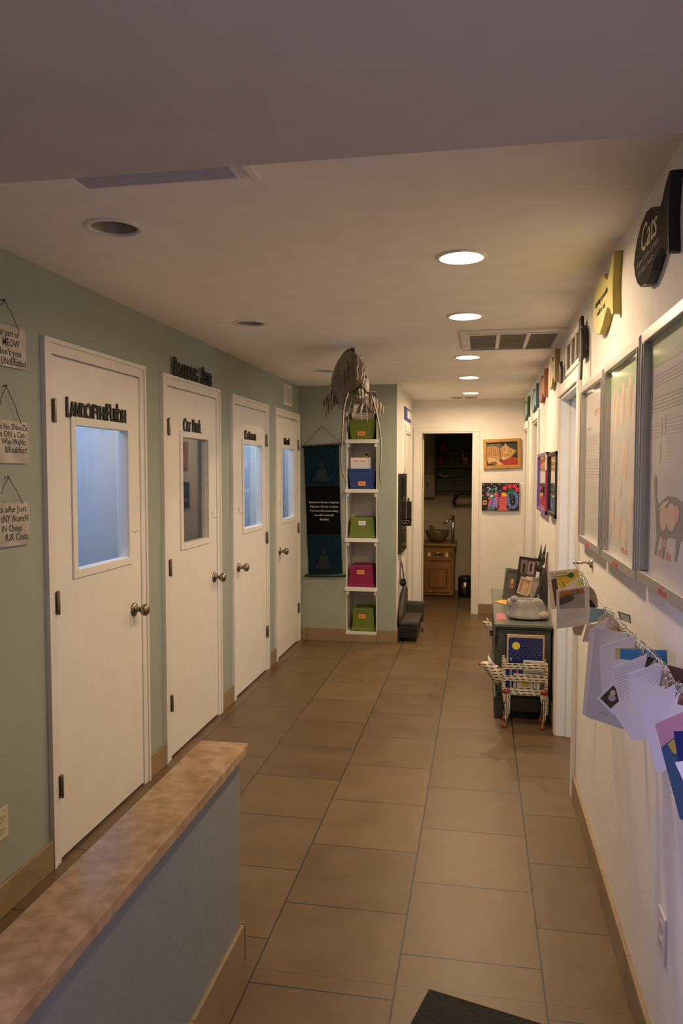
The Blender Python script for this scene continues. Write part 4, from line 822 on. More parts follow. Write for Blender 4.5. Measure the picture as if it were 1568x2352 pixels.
def poster_food(mb, w, h):
    P(mb, PGRN, rect(-w/2, w/2, h/2-.085, h/2))
    for u, v, rx, ry in ((-.22, .21, .025, .05), (-.16, .16, .03, .06), (-.05, .19, .04, .07), (.07, .20, .04, .07), (.17, .16, .05, .08), (.22, .12, .03, .06), (0, .0, .055, .07), (.18, -.03, .04, .08), (-.2, -.02, .02, .04), (.13, -.14, .05, .06), (-.06, -.09, .02, .035), (-.19, -.16, .03, .07), (-.08, -.22, .04, .06), (.04, -.24, .04, .05), (-.23, -.23, .02, .04)):
        P(mb, PPCH, el(u, v, rx, ry, 12), .0064); P(mb, PTAN, el(u+.005, v-.008, rx*.6, ry*.65, 10), .0067)
    P(mb, PGRY, el(-.10, .25, .012, .035, 8)); P(mb, PGRY, el(-.24, .26, .01, .02, 8)); lines(mb, -w/2+.01, -w/2+.06, [.03-.01*k for k in range(4)], PGRY)
    mb.text('ROYAL CANIN', -.03, -h/2+.018, .018, PRED, .0001, z=.0066, width=.12, bold=.02)
def poster_cat(mb, w, h):
    P(mb, PGRN, rect(-w/2, w/2, h/2-.075, h/2)); mb.text('DIGESTIVE SYSTEM', -.10, h/2-.05, .026, PAPER, .0001, z=.0066, width=.34)
    lines(mb, -w/2+.02, .10, [h/2-.10-.009*k for k in range(4)], PGRY, wob=.2); lines(mb, -w/2+.02, .14, [h/2-.16-.009*k for k in range(5)], PGRN, wob=.2); lines(mb, -w/2+.02, .14, [h/2-.225-.009*k for k in range(5)], PGRY, wob=.2)
    for u, v in ((-.155, .075), (-.115, .08), (-.16, .01)): P(mb, PTAN, el(u, v, .018, .028, 14)); P(mb, PBLU, el(u, v, .013, .021, 12), .0067)
    for u, v in ((-.265, .045), (-.265, -.03)): P(mb, PBLU, el(u, v, .014, .024, 12))
    lines(mb, -.09, -.02, [.10-.009*k for k in range(16)], PGRY, t=.001, wob=.3); lines(mb, -.24, -.20, [.06-.009*k for k in range(10)], PGRY, t=.001, wob=.3)
    # walking cat seen from the side
    P(mb, PDRK, [(-.215, -.06), (-.20, -.045), (-.185, -.06), (-.185, -.105), (-.165, -.125), (-.12, -.115), (-.06, -.10), (.02, -.10), (.08, -.11), (.13, -.08), (.17, -.05), (.20, -.07), (.23, -.06), (.24, -.10), (.22, -.14), (.18, -.16), (.15, -.19), (.14, -.25), (.12, -.255), (.12, -.20), (.07, -.20), (.04, -.25), (.02, -.255), (.03, -.20), (-.04, -.20), (-.08, -.215), (-.09, -.262), (-.115, -.262), (-.11, -.215), (-.135, -.20), (-.16, -.235), (-.175, -.262), (-.195, -.26), (-.175, -.21), (-.185, -.17), (-.195, -.13), (-.21, -.10)])
    P(mb, PTAN, el(-.10, -.155, .04, .035, 14), .0068); P(mb, PTAN, el(-.02, -.15, .05, .035, 14), .0068); P(mb, PRED, el(.03, -.14, .03, .02, 12), .0071); P(mb, PPCH, [(-.16, -.14), (-.10, -.118), (-.03, -.108), (-.06, -.12), (-.12, -.135)], .0071)
    mb.text('ROYAL CANIN', -.15, -h/2+.055, .022, PRED, .0001, z=.0066, width=.13, bold=.02); P(mb, PRED, el(-.085, -h/2+.095, .012, .012, 10)); lines(mb, -.14, -.06, [-h/2+.035, -h/2+.042], PGRY)
poster(3.600, 2.972, 1.281, 1.978, 'silver framed text poster farthest from the camera, next to the doorway', poster_text)
poster(2.935, 2.305, 1.281, 1.985, 'silver framed poster of paw-shaped peach spots, the middle one of three', poster_food)
poster(2.272, 1.642, 1.290, 1.985, 'nearest silver framed poster, with a walking cat and a green heading', poster_cat)

# ------------------------------------------------------------------ wire with clips and cards along the right wall
WB = thing('wire_bracket', (.465, 3.33, 1.212), 'chrome wall bracket that holds the card wire below the farthest poster', 'bracket')
mb = MB(); mb.lathe([(.024, 0), (.024, .004), (.019, .007), (.021, .010), (.014, .014), (.006, .015)], (.465, 3.33, 1.212), (-1, 0, 0), CHROME, 24); mb.build('rosette', WB)
mb = MB(); mb.tube([(.455, 3.33, 1.212), (.395, 3.33, 1.214)], .0058, CHROME, 12); mb.ell((.392, 3.33, 1.214), (.008, .008, .008), CHROME); mb.build('post', WB)
WP = [(.394, 3.33, 1.208), (.396, 3.15, 1.186), (.398, 2.95, 1.163), (.400, 2.56, 1.157), (.400, 2.19, 1.158), (.400, 1.86, 1.172), (.400, 1.60, 1.173), (.398, 1.2, 1.18), (.396, .9, 1.20)]
def wire_at(y):
    for a, b in zip(WP, WP[1:]):
        if a[1] >= y >= b[1]: t = (a[1]-y)/(a[1]-b[1]); return Vector(a).lerp(Vector(b), t)
    return Vector(WP[-1])
mb = MB(); mb.tube(WP, .0016, STEEL, 6); mb.build('card_wire', label='thin steel wire strung along the right wall, carrying the clipped cards', cat='wire', base=WP[0])
CLIPM = mat('clip_steel', (.50, .48, .46), .25, metal=1.0)
def clip_proto():
    O = thing('curtain_clip', (0, 0, 0)); mb = MB(); mb.torus((0, 0, -.008), (0, 1, 0), .0115, .0014, CLIPM, 14, 6); mb.build('ring', O)
    mb = MB(); mb.prism([(-.007, -.020), (.007, -.020), (.010, -.045), (-.010, -.045)], -.003, .003, CLIPM)
    mb.v = [Vector((v.x, v.z, v.y)) for v in mb.v]; mb.build('jaw', O, bevel=.001)
    mb = MB(); mb.torus((0, 0, -.0225), (0, 0, 1), .0045, .0012, CLIPM, 8, 5); mb.build('spring_loop', O); return O
cp = clip_proto(); ys = []
y = 3.18
while y > 2.85: ys.append(y); y -= .028
y = 2.55
while y > 1.52: ys.append(y); y -= .031
first = True
for k, y in enumerate(ys):
    o = cp if first else copy_tree(cp); first = False
    p = wire_at(y); o.location = p + Vector((0, 0, .002)); o.rotation_euler = (random.uniform(-.3, .3), random.uniform(-.25, .25), random.uniform(-1.2, 1.2))
    o['category'] = 'clip'; far = y > 2.8
    o['label'] = 'small steel ring clip bunched at the bracket end of the wire' if far else 'small steel ring clip on the long near run of the wire'
    o['group'] = 'ring clips at the bracket end' if far else 'ring clips on the near run of the wire'

LIL = mat('letter_white', (.82, .79, .83), .55); CRM = mat('card_cream', (.68, .60, .50), .6); MANI = mat('envelope_tan', (.48, .38, .28), .6)
YLW = mat('card_yellow', (.62, .42, .04), .6); LGRN = mat('card_lime', (.45, .55, .12), .6); LBL = mat('card_light_blue', (.32, .50, .55), .5); SKY = mat('card_sky_blue', (.03, .22, .52), .45); PNK = mat('card_pink', (.62, .30, .38), .6)
NAVY = mat('card_navy', (.006, .012, .14), .5); TEALC = mat('card_slate_blue', (.04, .085, .17), .5); OLV = mat('card_mustard', (.42, .36, .05), .6); BRN = mat('photo_brown', (.09, .045, .03), .4); AMB = mat('photo_amber', (.50, .20, .03), .4); PGR = mat('photo_fur', (.10, .085, .075), .5); PWH = mat('photo_sheet', (.42, .39, .38), .5)
def sheet(name, pts, m, label, cat='card', extra=(), thick=.0016, bulge=.0):
    # pts in order; thin solid sheet hanging from the wire
    V = [Vector(p) for p in pts]; n = (V[1]-V[0]).cross(V[2]-V[0]).normalized()
    if n.y > 0: n = -n
    mb = MB(); k = len(V); c = sum(V, Vector())/k + n*bulge
    vs = [p for p in V]+[p-n*thick for p in V]
    if bulge:
        vs += [c, c-n*thick]; fs = [(i, (i+1) % k, 2*k) for i in range(k)]+[((i+1) % k+k, i+k, 2*k+1) for i in range(k)]
    else: fs = [tuple(range(k)), tuple(range(k, 2*k))[::-1]]
    fs += [(i, (i+1) % k, (i+1) % k+k, i+k) for i in range(k)]
    mb.add(vs, fs, m)
    def uv(u, v, d=.0006):   # v=0 at the top edge V0-V1, 1 at the bottom edge V3-V2 (first four corners)
        a = V[0].lerp(V[1], u); b = V[3].lerp(V[2], u); return a.lerp(b, v)+n*(d+bulge)
    for j, e in enumerate(extra):
        if e[0] == 'poly': mb.add([uv(a, b, .0006+.0003*j) for a, b in e[2]], [tuple(range(len(e[2])))], e[1])
        elif e[0] == 'lines':
            _, mm, u0, u1, v0, v1, cnt = e
            for q in range(cnt):
                v = v0+(v1-v0)*q/max(1, cnt-1); ue = u1-random.random()*.12*(u1-u0); t = .012*min(1, (v1-v0)/cnt*22)
                u = u0
                while u < ue:
                    du = random.uniform(.03, .09); x2 = min(ue, u+du); mb.add([uv(u, v), uv(x2, v+random.uniform(-.003, .003)), uv(x2, v+t), uv(u, v+t)], [(0, 1, 2, 3)], mm); u = x2+.018
        elif e[0] == 'text':
            _, mm, st, u, v, wd, hh = e
            tv, tf = text_geo(st, 0, .012, 'LEFT'); w0 = max(p[0] for p in tv)
            mb.add([uv(u+p[0]/w0*wd, v-p[1]*hh/.72, .0015) for p in tv], tf, mm)
    return mb.build(name, label=label, cat=cat, base=tuple(V[0]))
sheet('greeting_card', [(0.259,3.080,1.204), (0.378,3.072,1.222), (0.389,3.071,1.074), (0.278,3.079,1.055)], CRM, 'hand-lettered yellow and brown card hanging at the bracket end of the wire', extra=[
    ('poly', BRN, [(.10, .22), (.27, .19), (.34, .92), (.14, .92)]), ('poly', YLW, [(.28, .19), (.96, .05), (.99, .60), (.45, .72)]), ('poly', mat('spot_green', (.01, .13, .09), .6), el(.74, .16, .10, .07, 14)),
    ('poly', PAPER, [(.95, .0), (1, .0), (1, .05), (.95, .05)]), ('text', INK, 'Dr. Wood, Dr.', .12, .105, .52, .055), ('text', INK, 'Gwenne & Stacy,', .12, .175, .62, .050), ('text', INK, 'You', .14, .86, .16, .05), ('text', INK, 'mean', .14, .94, .2, .04),
    ('poly', INK, [(.45, .30), (.52, .42), (.62, .44), (.62, .46), (.51, .44), (.44, .31)]), ('poly', INK, [(.62, .44), (.70, .38), (.71, .39), (.63, .46)])])
sheet('folded_note', [(0.376,3.022,1.200), (0.327,3.025,1.159), (0.314,3.026,1.140), (0.362,3.023,1.149)], CRM, 'thin cream note edge showing between the lettered card and the photo letter')
sheet('folded_note', [(0.384,3.001,1.194), (0.360,3.003,1.165), (0.353,3.003,1.155), (0.385,3.001,1.163)], LGRN, 'lime green slip above the photo letter on the wire')
sheet('photo_letter', [(0.279,2.908,1.159), (0.387,2.901,1.181), (0.397,2.900,1.037), (0.282,2.908,1.013)], LIL, 'letter with a photo of a white-faced cat on a blanket, at the bracket end', cat='letter', extra=[
    ('poly', AMB, [(.10, .06), (.90, .06), (.90, .44), (.10, .44)]), ('poly', PWH, [(.10, .34), (.50, .32), (.60, .20), (.90, .18), (.90, .56), (.10, .50)]), ('poly', PGR, [(.10, .24), (.24, .18), (.50, .17), (.60, .27), (.50, .34), (.30, .38), (.10, .40)]),
    ('poly', PWH, el(.62, .18, .11, .075, 14)), ('poly', PGR, [(.52, .14), (.53, .07), (.58, .11)]), ('poly', PGR, [(.66, .11), (.70, .06), (.72, .14)]), ('poly', PGR, el(.57, .17, .035, .03, 8)), ('poly', PGR, el(.68, .16, .035, .03, 8)), ('poly', AMB, [(.78, .06), (.80, .06), (.80, .17), (.78, .17)]),
    ('lines', GREYINK, .04, .95, .64, .80, 6), ('lines', GREYINK, .04, .45, .85, .89, 1)])
sheet('card', [(0.381,2.861,1.185), (0.396,2.860,1.182), (0.397,2.860,1.035), (0.388,2.861,1.034)], LIL, 'narrow white card edge tucked behind the cat photo letter', cat='card')
sheet('postcard', [(0.380,2.803,1.189), (0.395,2.801,1.182), (0.407,2.799,1.159), (0.413,2.798,1.118), (0.387,2.802,1.119)], MANI, 'rounded tan card hanging close to the wall behind the photo letter')
sheet('card', [(0.380,2.781,1.151), (0.388,2.781,1.143), (0.406,2.780,1.119), (0.382,2.781,1.118)], BLACKM, 'black card corner above the pale blue card')
sheet('bookmark', [(0.334,2.885,1.026), (0.380,2.881,1.039), (0.367,2.882,0.997), (0.342,2.884,0.999)], MANI, 'tan folded slip hanging below the cat photo letter')
sheet('card', [(0.349,2.524,1.164), (0.395,2.520,1.159), (0.390,2.521,1.126), (0.344,2.524,1.112)], LBL, 'pale blue card between the photo letter and the long white sheets')
sheet('card', [(0.413,2.419,1.173), (0.450,2.417,1.163), (0.453,2.416,1.137), (0.421,2.418,1.147)], mat('card_sea', (.16, .30, .26), .6), 'sea green card corner behind the clips near the wall', extra=[('poly', CRM, [(.15, .15), (.85, .2), (.85, 1), (.15, 1)])])
sheet('envelope', [(0.360,2.444,1.145), (0.388,2.441,1.167), (0.412,2.439,1.146), (0.413,2.439,1.114), (0.357,2.444,1.104)], CRM, 'cream envelope top beside the pale blue card')
sheet('envelope', [(0.317,2.372,1.137), (0.397,2.360,1.154), (0.405,2.359,1.087), (0.306,2.373,1.085)], mat('envelope_blush', (.66, .54, .48), .6), 'blush envelope fanned out left of the glossy sheet')
sheet('card', [(0.348,2.209,1.155), (0.380,2.204,1.179), (0.394,2.201,1.132), (0.353,2.208,1.128)], MANI, 'brown flap of a card under the middle clips', extra=[('poly', mat('stripe_red', (.5, .06, .02), .5), [(.80, .2), (.9, .2), (.9, 1), (.82, 1)])])
GLS = mat('glossy_sleeve', (.72, .70, .72), .15, coat=1)
sheet('document_sheet', [(0.312,2.275,1.140), (0.363,2.267,1.181), (0.340,2.271,1.101), (0.327,2.273,0.877), (0.297,2.278,0.893)], LIL, 'white sheet edge sticking out left of the glossy sleeve', cat='paper')
sheet('document_sleeve', [(0.312,2.162,1.173), (0.406,2.139,1.160), (0.387,2.143,0.898), (0.292,2.167,0.921)], GLS, 'long glossy white sleeve with a typed letter, the largest sheet on the wire', cat='paper', extra=[('lines', GREYINK, .30, .62, .50, .80, 16), ('text', INK, 'Thank you', .30, .90, .25, .014)], bulge=.004)
sheet('document_sheet', [(0.310,2.072,1.138), (0.392,2.052,1.176), (0.409,2.048,1.064), (0.317,2.071,1.018)], LIL, 'white sheet lying over the glossy sleeve above the handwritten letters', cat='paper')
sheet('card', [(0.342,2.022,1.149), (0.400,2.010,1.156), (0.396,2.011,1.127), (0.342,2.022,1.119)], mat('card_butter', (.66, .56, .28), .6), 'butter yellow card edge behind the sky blue card')
sheet('card', [(0.347,1.981,1.155), (0.451,1.959,1.162), (0.454,1.958,1.125), (0.347,1.981,1.130)], SKY, 'sky blue card across the wire above the handwritten letters')
sheet('photograph', [(0.289,1.958,1.034), (0.326,1.948,1.080), (0.365,1.939,1.037), (0.327,1.948,0.997)], PAPER, 'tilted white-bordered cat photo beside the handwritten letters', cat='photo', extra=[('poly', BRN, [(.12, .10), (.90, .10), (.90, .72), (.12, .72)]), ('poly', PWH, el(.5, .42, .16, .16, 12)), ('poly', PTAN, el(.68, .30, .12, .12, 10))])
sheet('handwritten_letter', [(0.312,1.902,1.126), (0.392,1.882,1.168), (0.412,1.877,1.079), (0.335,1.896,1.033)], LIL, 'smaller handwritten letter overlapped by the larger one', cat='letter', extra=[('lines', GREYINK, .05, .95, .10, .90, 13)])
sheet('envelope', [(0.314,1.861,1.028), (0.340,1.855,1.074), (0.364,1.849,0.984), (0.358,1.850,0.965)], LIL, 'white envelope corner under the handwritten letters')
sheet('card', [(0.375,1.805,1.180), (0.391,1.802,1.177), (0.373,1.806,1.151), (0.370,1.806,1.158)], BLACK, 'small black and green card corner at the clips above the letters')
sheet('handwritten_letter', [(0.330,1.780,1.144), (0.391,1.762,1.178), (0.422,1.754,1.139), (0.432,1.751,1.107), (0.372,1.768,1.006), (0.345,1.776,0.994)], LIL, 'larger handwritten letter on the wire, near the camera', cat='letter', extra=[('lines', GREYINK, .08, .95, .06, .98, 14)])
sheet('envelope', [(0.333,1.679,1.100), (0.405,1.659,1.164), (0.440,1.648,1.120), (0.423,1.653,1.026), (0.380,1.666,0.966), (0.369,1.669,0.968)], LIL, 'large plain lilac-white envelope in front of the handwritten letters')
sheet('greeting_card', [(0.372,1.608,1.109), (0.400,1.600,1.175), (0.425,1.593,1.162), (0.419,1.595,1.109), (0.385,1.604,1.090)], PAPER, 'white card folded over the plain envelope')
sheet('photograph', [(0.376,1.627,1.206), (0.429,1.612,1.197), (0.430,1.611,1.157), (0.390,1.623,1.175)], BRN, 'dark brown photo corner between clips at the right picture edge', cat='photo')
sheet('card', [(0.338,1.548,1.107), (0.398,1.531,1.147), (0.410,1.527,1.096), (0.350,1.544,1.063)], PNK, 'pink card above the slate blue and mustard booklet')
sheet('booklet', [(0.333,1.472,1.088), (0.354,1.465,1.111), (0.397,1.451,1.114), (0.420,1.443,0.966), (0.375,1.458,0.957), (0.366,1.461,0.961)], TEALC, 'slate blue and mustard booklet, lowest thing on the wire', cat='booklet', extra=[('poly', OLV, [(.42, .02), (.85, .02), (.98, .95), (.75, .95), (.34, .18)])])
sheet('card', [(0.337,1.401,1.143), (0.372,1.389,1.151), (0.380,1.387,1.095), (0.345,1.398,1.091)], NAVY, 'navy blue card in front of the booklet')
sheet('card', [(0.329,1.353,1.105), (0.367,1.341,1.120), (0.375,1.338,1.067), (0.344,1.348,1.071)], PAPER, 'bright white card in front of the booklet, below the navy one')

# ------------------------------------------------------------------ grey-green chest and what stands on it
CG = mat('chest_paint', (.062, .078, .064), .42, noise=.08, nscale=20); CT = mat('chest_top', (.13, .155, .13), .25, noise=.05)
CB = thing('low_chest', (.29, 5.7, 0), 'low grey-green painted chest against the right wall with glass-smooth top', 'chest')
mb = MB(); mb.box(.118, .452, 5.00, 6.42, .13, .585, CG); mb.build('carcass', CB, bevel=.003)
mb = MB(); mb.box(.092, .458, 4.965, 6.46, .596, .618, CT); mb.build('top', CB, bevel=.005)
mb = MB(); mb.box(.104, .456, 4.978, 6.44, .583, .597, CG); mb.build('cornice', CB, bevel=.005)
mb = MB()
for r in ((.122, .168, .16, .575), (.404, .450, .16, .575), (.168, .404, .535, .575), (.168, .404, .16, .215)): mb.box(r[0], r[1], 4.990, 5.0, r[2], r[3], CG)
mb.build('side_panel_frame', CB, bevel=.003)
pl = [(.098, 0), (.098, .135), (.458, .135), (.458, 0), (.425, 0), (.405, .03), (.375, .048), (.18, .048), (.150, .03), (.135, 0)]
mb = MB(basis((0, 4.978, 0), (1, 0, 0), (0, 0, 1), (0, -1, 0))); mb.prism(pl, -.02, 0, CG); mb.build('plinth', CB, bevel=.002)
mb = MB(); mb.box(.098, .120, 4.98, 6.44, .03, .135, CG); mb.box(.098, .12, 4.98, 5.06, 0, .03, CG); mb.box(.098, .12, 6.36, 6.44, 0, .03, CG); mb.box(.44, .458, 5.0, 6.44, 0, .135, CG); mb.build('plinth_side', CB)
for a, b in ((5.03, 5.69), (5.72, 6.39)):
    mb = MB(); mb.box(.106, .118, a, b, .16, .57, CG); dr = mb.build('door', CB, bevel=.003)
    mb = MB(); mb.box(.101, .107, a+.05, b-.05, .21, .52, CG); mb.build('raised_panel', dr, bevel=.004)
    mb = MB(); mb.lathe([(.005, 0), (.005, .012), (.012, .018), (.013, .026), (.006, .032)], (.106, b-.035 if a < 5.5 else a+.035, .40), (-1, 0, 0), BLACK, 14); mb.build('knob', dr)
for hz in (.50, .24):
    mb = MB(); mb.box(.100, .107, 5.005, 5.03, hz-.03, hz+.03, BLACK); mb.build('hinge', CB)
TZ = .618
# stone bowl like a hollow rock
def rock_ring(r, z, seed, wob=.06, cx=.313, cy=5.17, kx=1.0, ky=.70, n=36):
    return [(cx+r*kx*(1+wob*math.sin(3*g+seed)+wob*.6*math.sin(5*g+seed*2.1)+wob*.4*math.sin(9*g+seed))*math.cos(g)*random.uniform(.975, 1.02), cy+r*ky*(1+wob*math.sin(2*g+seed))*math.sin(g), z+(random.uniform(-.003, .003) if z > TZ+.01 else .004)) for g in [2*PI*k/n for k in range(n)]]
STN = mat('carved_stone', (.26, .25, .245), .85, noise=.0, nscale=14, rgb2=(.42, .405, .39), bump=1.0, bscale=28)
mb = MB(); mb.loft([rock_ring(.138, TZ+.001, .3, .03), rock_ring(.141, TZ+.018, .3, .04), rock_ring(.124, TZ+.05, .9, .05), rock_ring(.113, TZ+.085, 1.3, .05, cx=.308), rock_ring(.104, TZ+.120, 1.6, .05, cx=.304), rock_ring(.094, TZ+.134, 1.8, .05, cx=.303), rock_ring(.078, TZ+.132, 1.8, .05, cx=.303), rock_ring(.068, TZ+.10, 1.8, .04, cx=.303), rock_ring(.05, TZ+.07, 1.8, .03, cx=.303), rock_ring(.01, TZ+.06, 1.8, 0, cx=.303)], STN)
mb.ell((.205, 5.16, TZ+.105), (.032, .04, .034), STN); mb.ell((.225, 5.14, TZ+.135), (.026, .03, .022), STN); mb.ell((.405, 5.13, TZ+.034), (.046, .042, .028), STN)
mb.build('stone_bowl', label='pale rough stone bowl shaped like a hollow rock on the chest', cat='bowl', base=(.313, 5.17, TZ), subsurf=1)
mb = MB(); mb.add([(.105, 5.80, TZ+.001), (.225, 5.94, TZ+.001), (.235, 5.62, TZ+.001), (.105, 5.80, TZ+.004), (.225, 5.94, TZ+.004), (.235, 5.62, TZ+.004)], [(0, 1, 2), (3, 4, 5), (0, 1, 4, 3), (1, 2, 5, 4), (2, 0, 3, 5)], mat('pennant_yellow', (.75, .42, .03), .6))
mb.text('cats', .17, 5.76, .03, INK, .0002, z=TZ+.0045, width=.05); mb.build('pennant', label='pointed yellow pennant lying on the chest left of the bowl', cat='pennant', base=(.105, 5.8, TZ))
mb = MB(); mb.box(.112, .170, 5.10, 5.31, TZ+.0005, TZ+.002, mat('card_rose', (.50, .14, .17), .6))
for k in range(6): mb.box(.118, .164, 5.12+k*.028, 5.124+k*.028, TZ+.002, TZ+.0024, mat('rose_print', (.30, .06, .08), .6))
mb.build('leaflet', label='small pink leaflet lying on the near left corner of the chest', cat='leaflet', base=(.14, 5.2, TZ))
def leaning(name, cx, cy, z, w, h, yaw_, lean, roll_, m, inner, label, cat, thick=.012, b=.012, parts=True):
    M = Matrix.Translation((cx, cy, z)) @ Matrix.Rotation(yaw_, 4, 'Z') @ Matrix.Rotation(-lean, 4, 'X') @ Matrix.Rotation(roll_, 4, 'Y') @ basis((0, 0, 0), (1, 0, 0), (0, 0, 1), (0, -1, 0))
    O = thing(name, (cx, cy, z), label, cat)
    mb = MB(M)
    for r in (rect(-w/2, w/2, 0, b), rect(-w/2, w/2, h-b, h), rect(-w/2, -w/2+b, b, h-b), rect(w/2-b, w/2, b, h-b)): mb.prism(r, 0, thick, m)
    mb.build('frame', O, bevel=.002); mb = MB(M)
    for j, (mm, pts) in enumerate(inner): mb.prism([(-w/2+b+(w-2*b)*u, b+(h-2*b)*v) for u, v in pts], 0, .004+.0006*j, mm)
    mb.build('picture', O); return O
full = rect(0, 1, 0, 1)
PWT = mat('pewter', (.12, .115, .105), .5, noise=.2, nscale=25)
leaning('picture_frame', .222, 5.90, TZ, .115, .24, .1, .10, .13, PWT, [(PWT, full), (P1[3], rect(.4, .68, .38, .72)), (P1[5], rect(.46, .62, .42, .54))], 'pewter grey frame standing leftmost on the chest', 'photo frame', b=.02)
leaning('picture_frame', .325, 5.85, TZ+.05, .135, .285, .05, .09, .12, BLACKM, [(flat('dk', (.05, .045, .05)), full), (flat('ph1', (.22, .14, .12)), rect(.06, .48, .58, .96)), (flat('ph2', (.30, .20, .30)), rect(.54, .98, .56, .94)), (P2[0], rect(.2, .36, .6, .86)), (P2[0], rect(.66, .8, .66, .88)), (P1[6], rect(.5, .98, .0, .5))], 'dark collage frame of several photos behind the tan frame', 'photo frame', b=.012)
leaning('picture_frame', .300, 5.60, TZ+.09, .088, .125, -.1, .16, .28, mat('ivory_frame', (.60, .46, .33), .5), [(flat('iv', (.55, .36, .22)), full), (flat('iv2', (.40, .20, .10)), rect(.1, .9, .1, .9)), (flat('iv3', (.58, .40, .26)), rect(.22, .86, .08, .78))], 'small ivory framed photo leaning behind the stone bowl', 'photo frame', b=.011, thick=.01)
bx = MB(); bx.box(.24, .37, 5.50, 5.66, TZ, TZ+.085, BLACKM); bx.build('black_box', label='low black box behind the stone bowl holding up the small frame', cat='box', base=(.3, 5.58, TZ), bevel=.004)
bk = MB(); bk.box(.25, .40, 5.80, 5.90, TZ, TZ+.046, BLACKM); bk.build('book', label='dark book lying under the collage frame on the chest', cat='book', base=(.32, 5.85, TZ))
leaning('photo_print', .378, 5.46, TZ, .085, .235, .1, .12, .12, PWH, [(mat('print_bw', (.38, .33, .31), .4, noise=.35, nscale=20), full), (PGR, [(.35, .3), (.55, .55), (.62, .8), (.5, .75), (.3, .4)])], 'grey and white photo print leaning beside the metal cat', 'photo', b=.004, thick=.005)
leaning('folder', .440, 5.44, TZ, .055, .42, -.1, .03, .10, BLACKM, [(flat('fold', (.10, .09, .10)), full), (PNK, rect(.05, .5, .45, 1)), (MGN, rect(.5, .8, .55, .92))], 'tall dark folder with pink print behind the metal cat by the wall', 'folder', b=.004, thick=.01)
# metal cat sculpture with long ears and wire whiskers
MC = thing('metal_cat', (.405, 5.30, TZ), 'dark metal cat sculpture with tall pointed ears and wire whiskers on the chest', 'sculpture')
DM = mat('forged_metal', (.075, .068, .06), .42, metal=.6, noise=.25, nscale=30)
mb = MB(); mb.lathe([(.012, 0), (.016, .05), (.020, .12), (.026, .20), (.028, .26), (.022, .31), (.010, .325)], (.415, 5.30, TZ), (.02, 0, 1), DM, 16); mb.build('body', MC)
mb = MB(); mb.ell((.388, 5.285, .955), (.028, .026, .038), DM); mb.ell((.412, 5.295, 1.0), (.022, .022, .04), DM); mb.build('head', MC)
for pts in ([(.388, 5.29, .985), (.400, 5.29, 1.03), (.405, 5.29, 1.105)], [(.415, 5.31, .99), (.425, 5.31, 1.04), (.437, 5.31, 1.108)]):
    mb = MB(); mb.tube(pts, [.013, .010, .001], DM, 8); mb.build('ear', MC)
for a, b in ((.332, .985), (.345, 1.012), (.362, 1.030)):
    mb = MB(); mb.tube([(.385, 5.27, .990), (a, 5.25, b)], .0016, DM, 6); mb.build('whisker', MC)
mb = MB(); mb.tube([(.410, 5.285, .90), (.405, 5.27, .85), (.385, 5.265, .78), (.355, 5.27, .72), (.33, 5.28, .66)], [.009, .009, .008, .007, .006], DM, 8); mb.build('tail', MC)
mb = MB(); mb.box(.385, .445, 5.27, 5.34, TZ, TZ+.008, DM); mb.build('foot_plate', MC)
pl_ = thing('potted_sprig', (.440, 5.295, TZ), 'small green sprig in a dark cup at the right end of the chest top', 'plant')
mb = MB(); mb.lathe([(.012, 0), (.016, .03), (.014, .032)], (.440, 5.295, TZ), (0, 0, 1), BLACK, 12); mb.build('cup', pl_)
mb = MB()
for k in range(9): g = k*.7; mb.tube([(.440, 5.295, TZ+.025), (.440+.008*math.cos(g), 5.295+.012*math.sin(g), TZ+.055), (.440+.012*math.cos(g), 5.295+.022*math.sin(g), TZ+.07+.004*(k % 3))], [.002, .004, .001], mat('leaf_green', (.12, .17, .03), .6), 5)
mb.build('leaves', pl_)

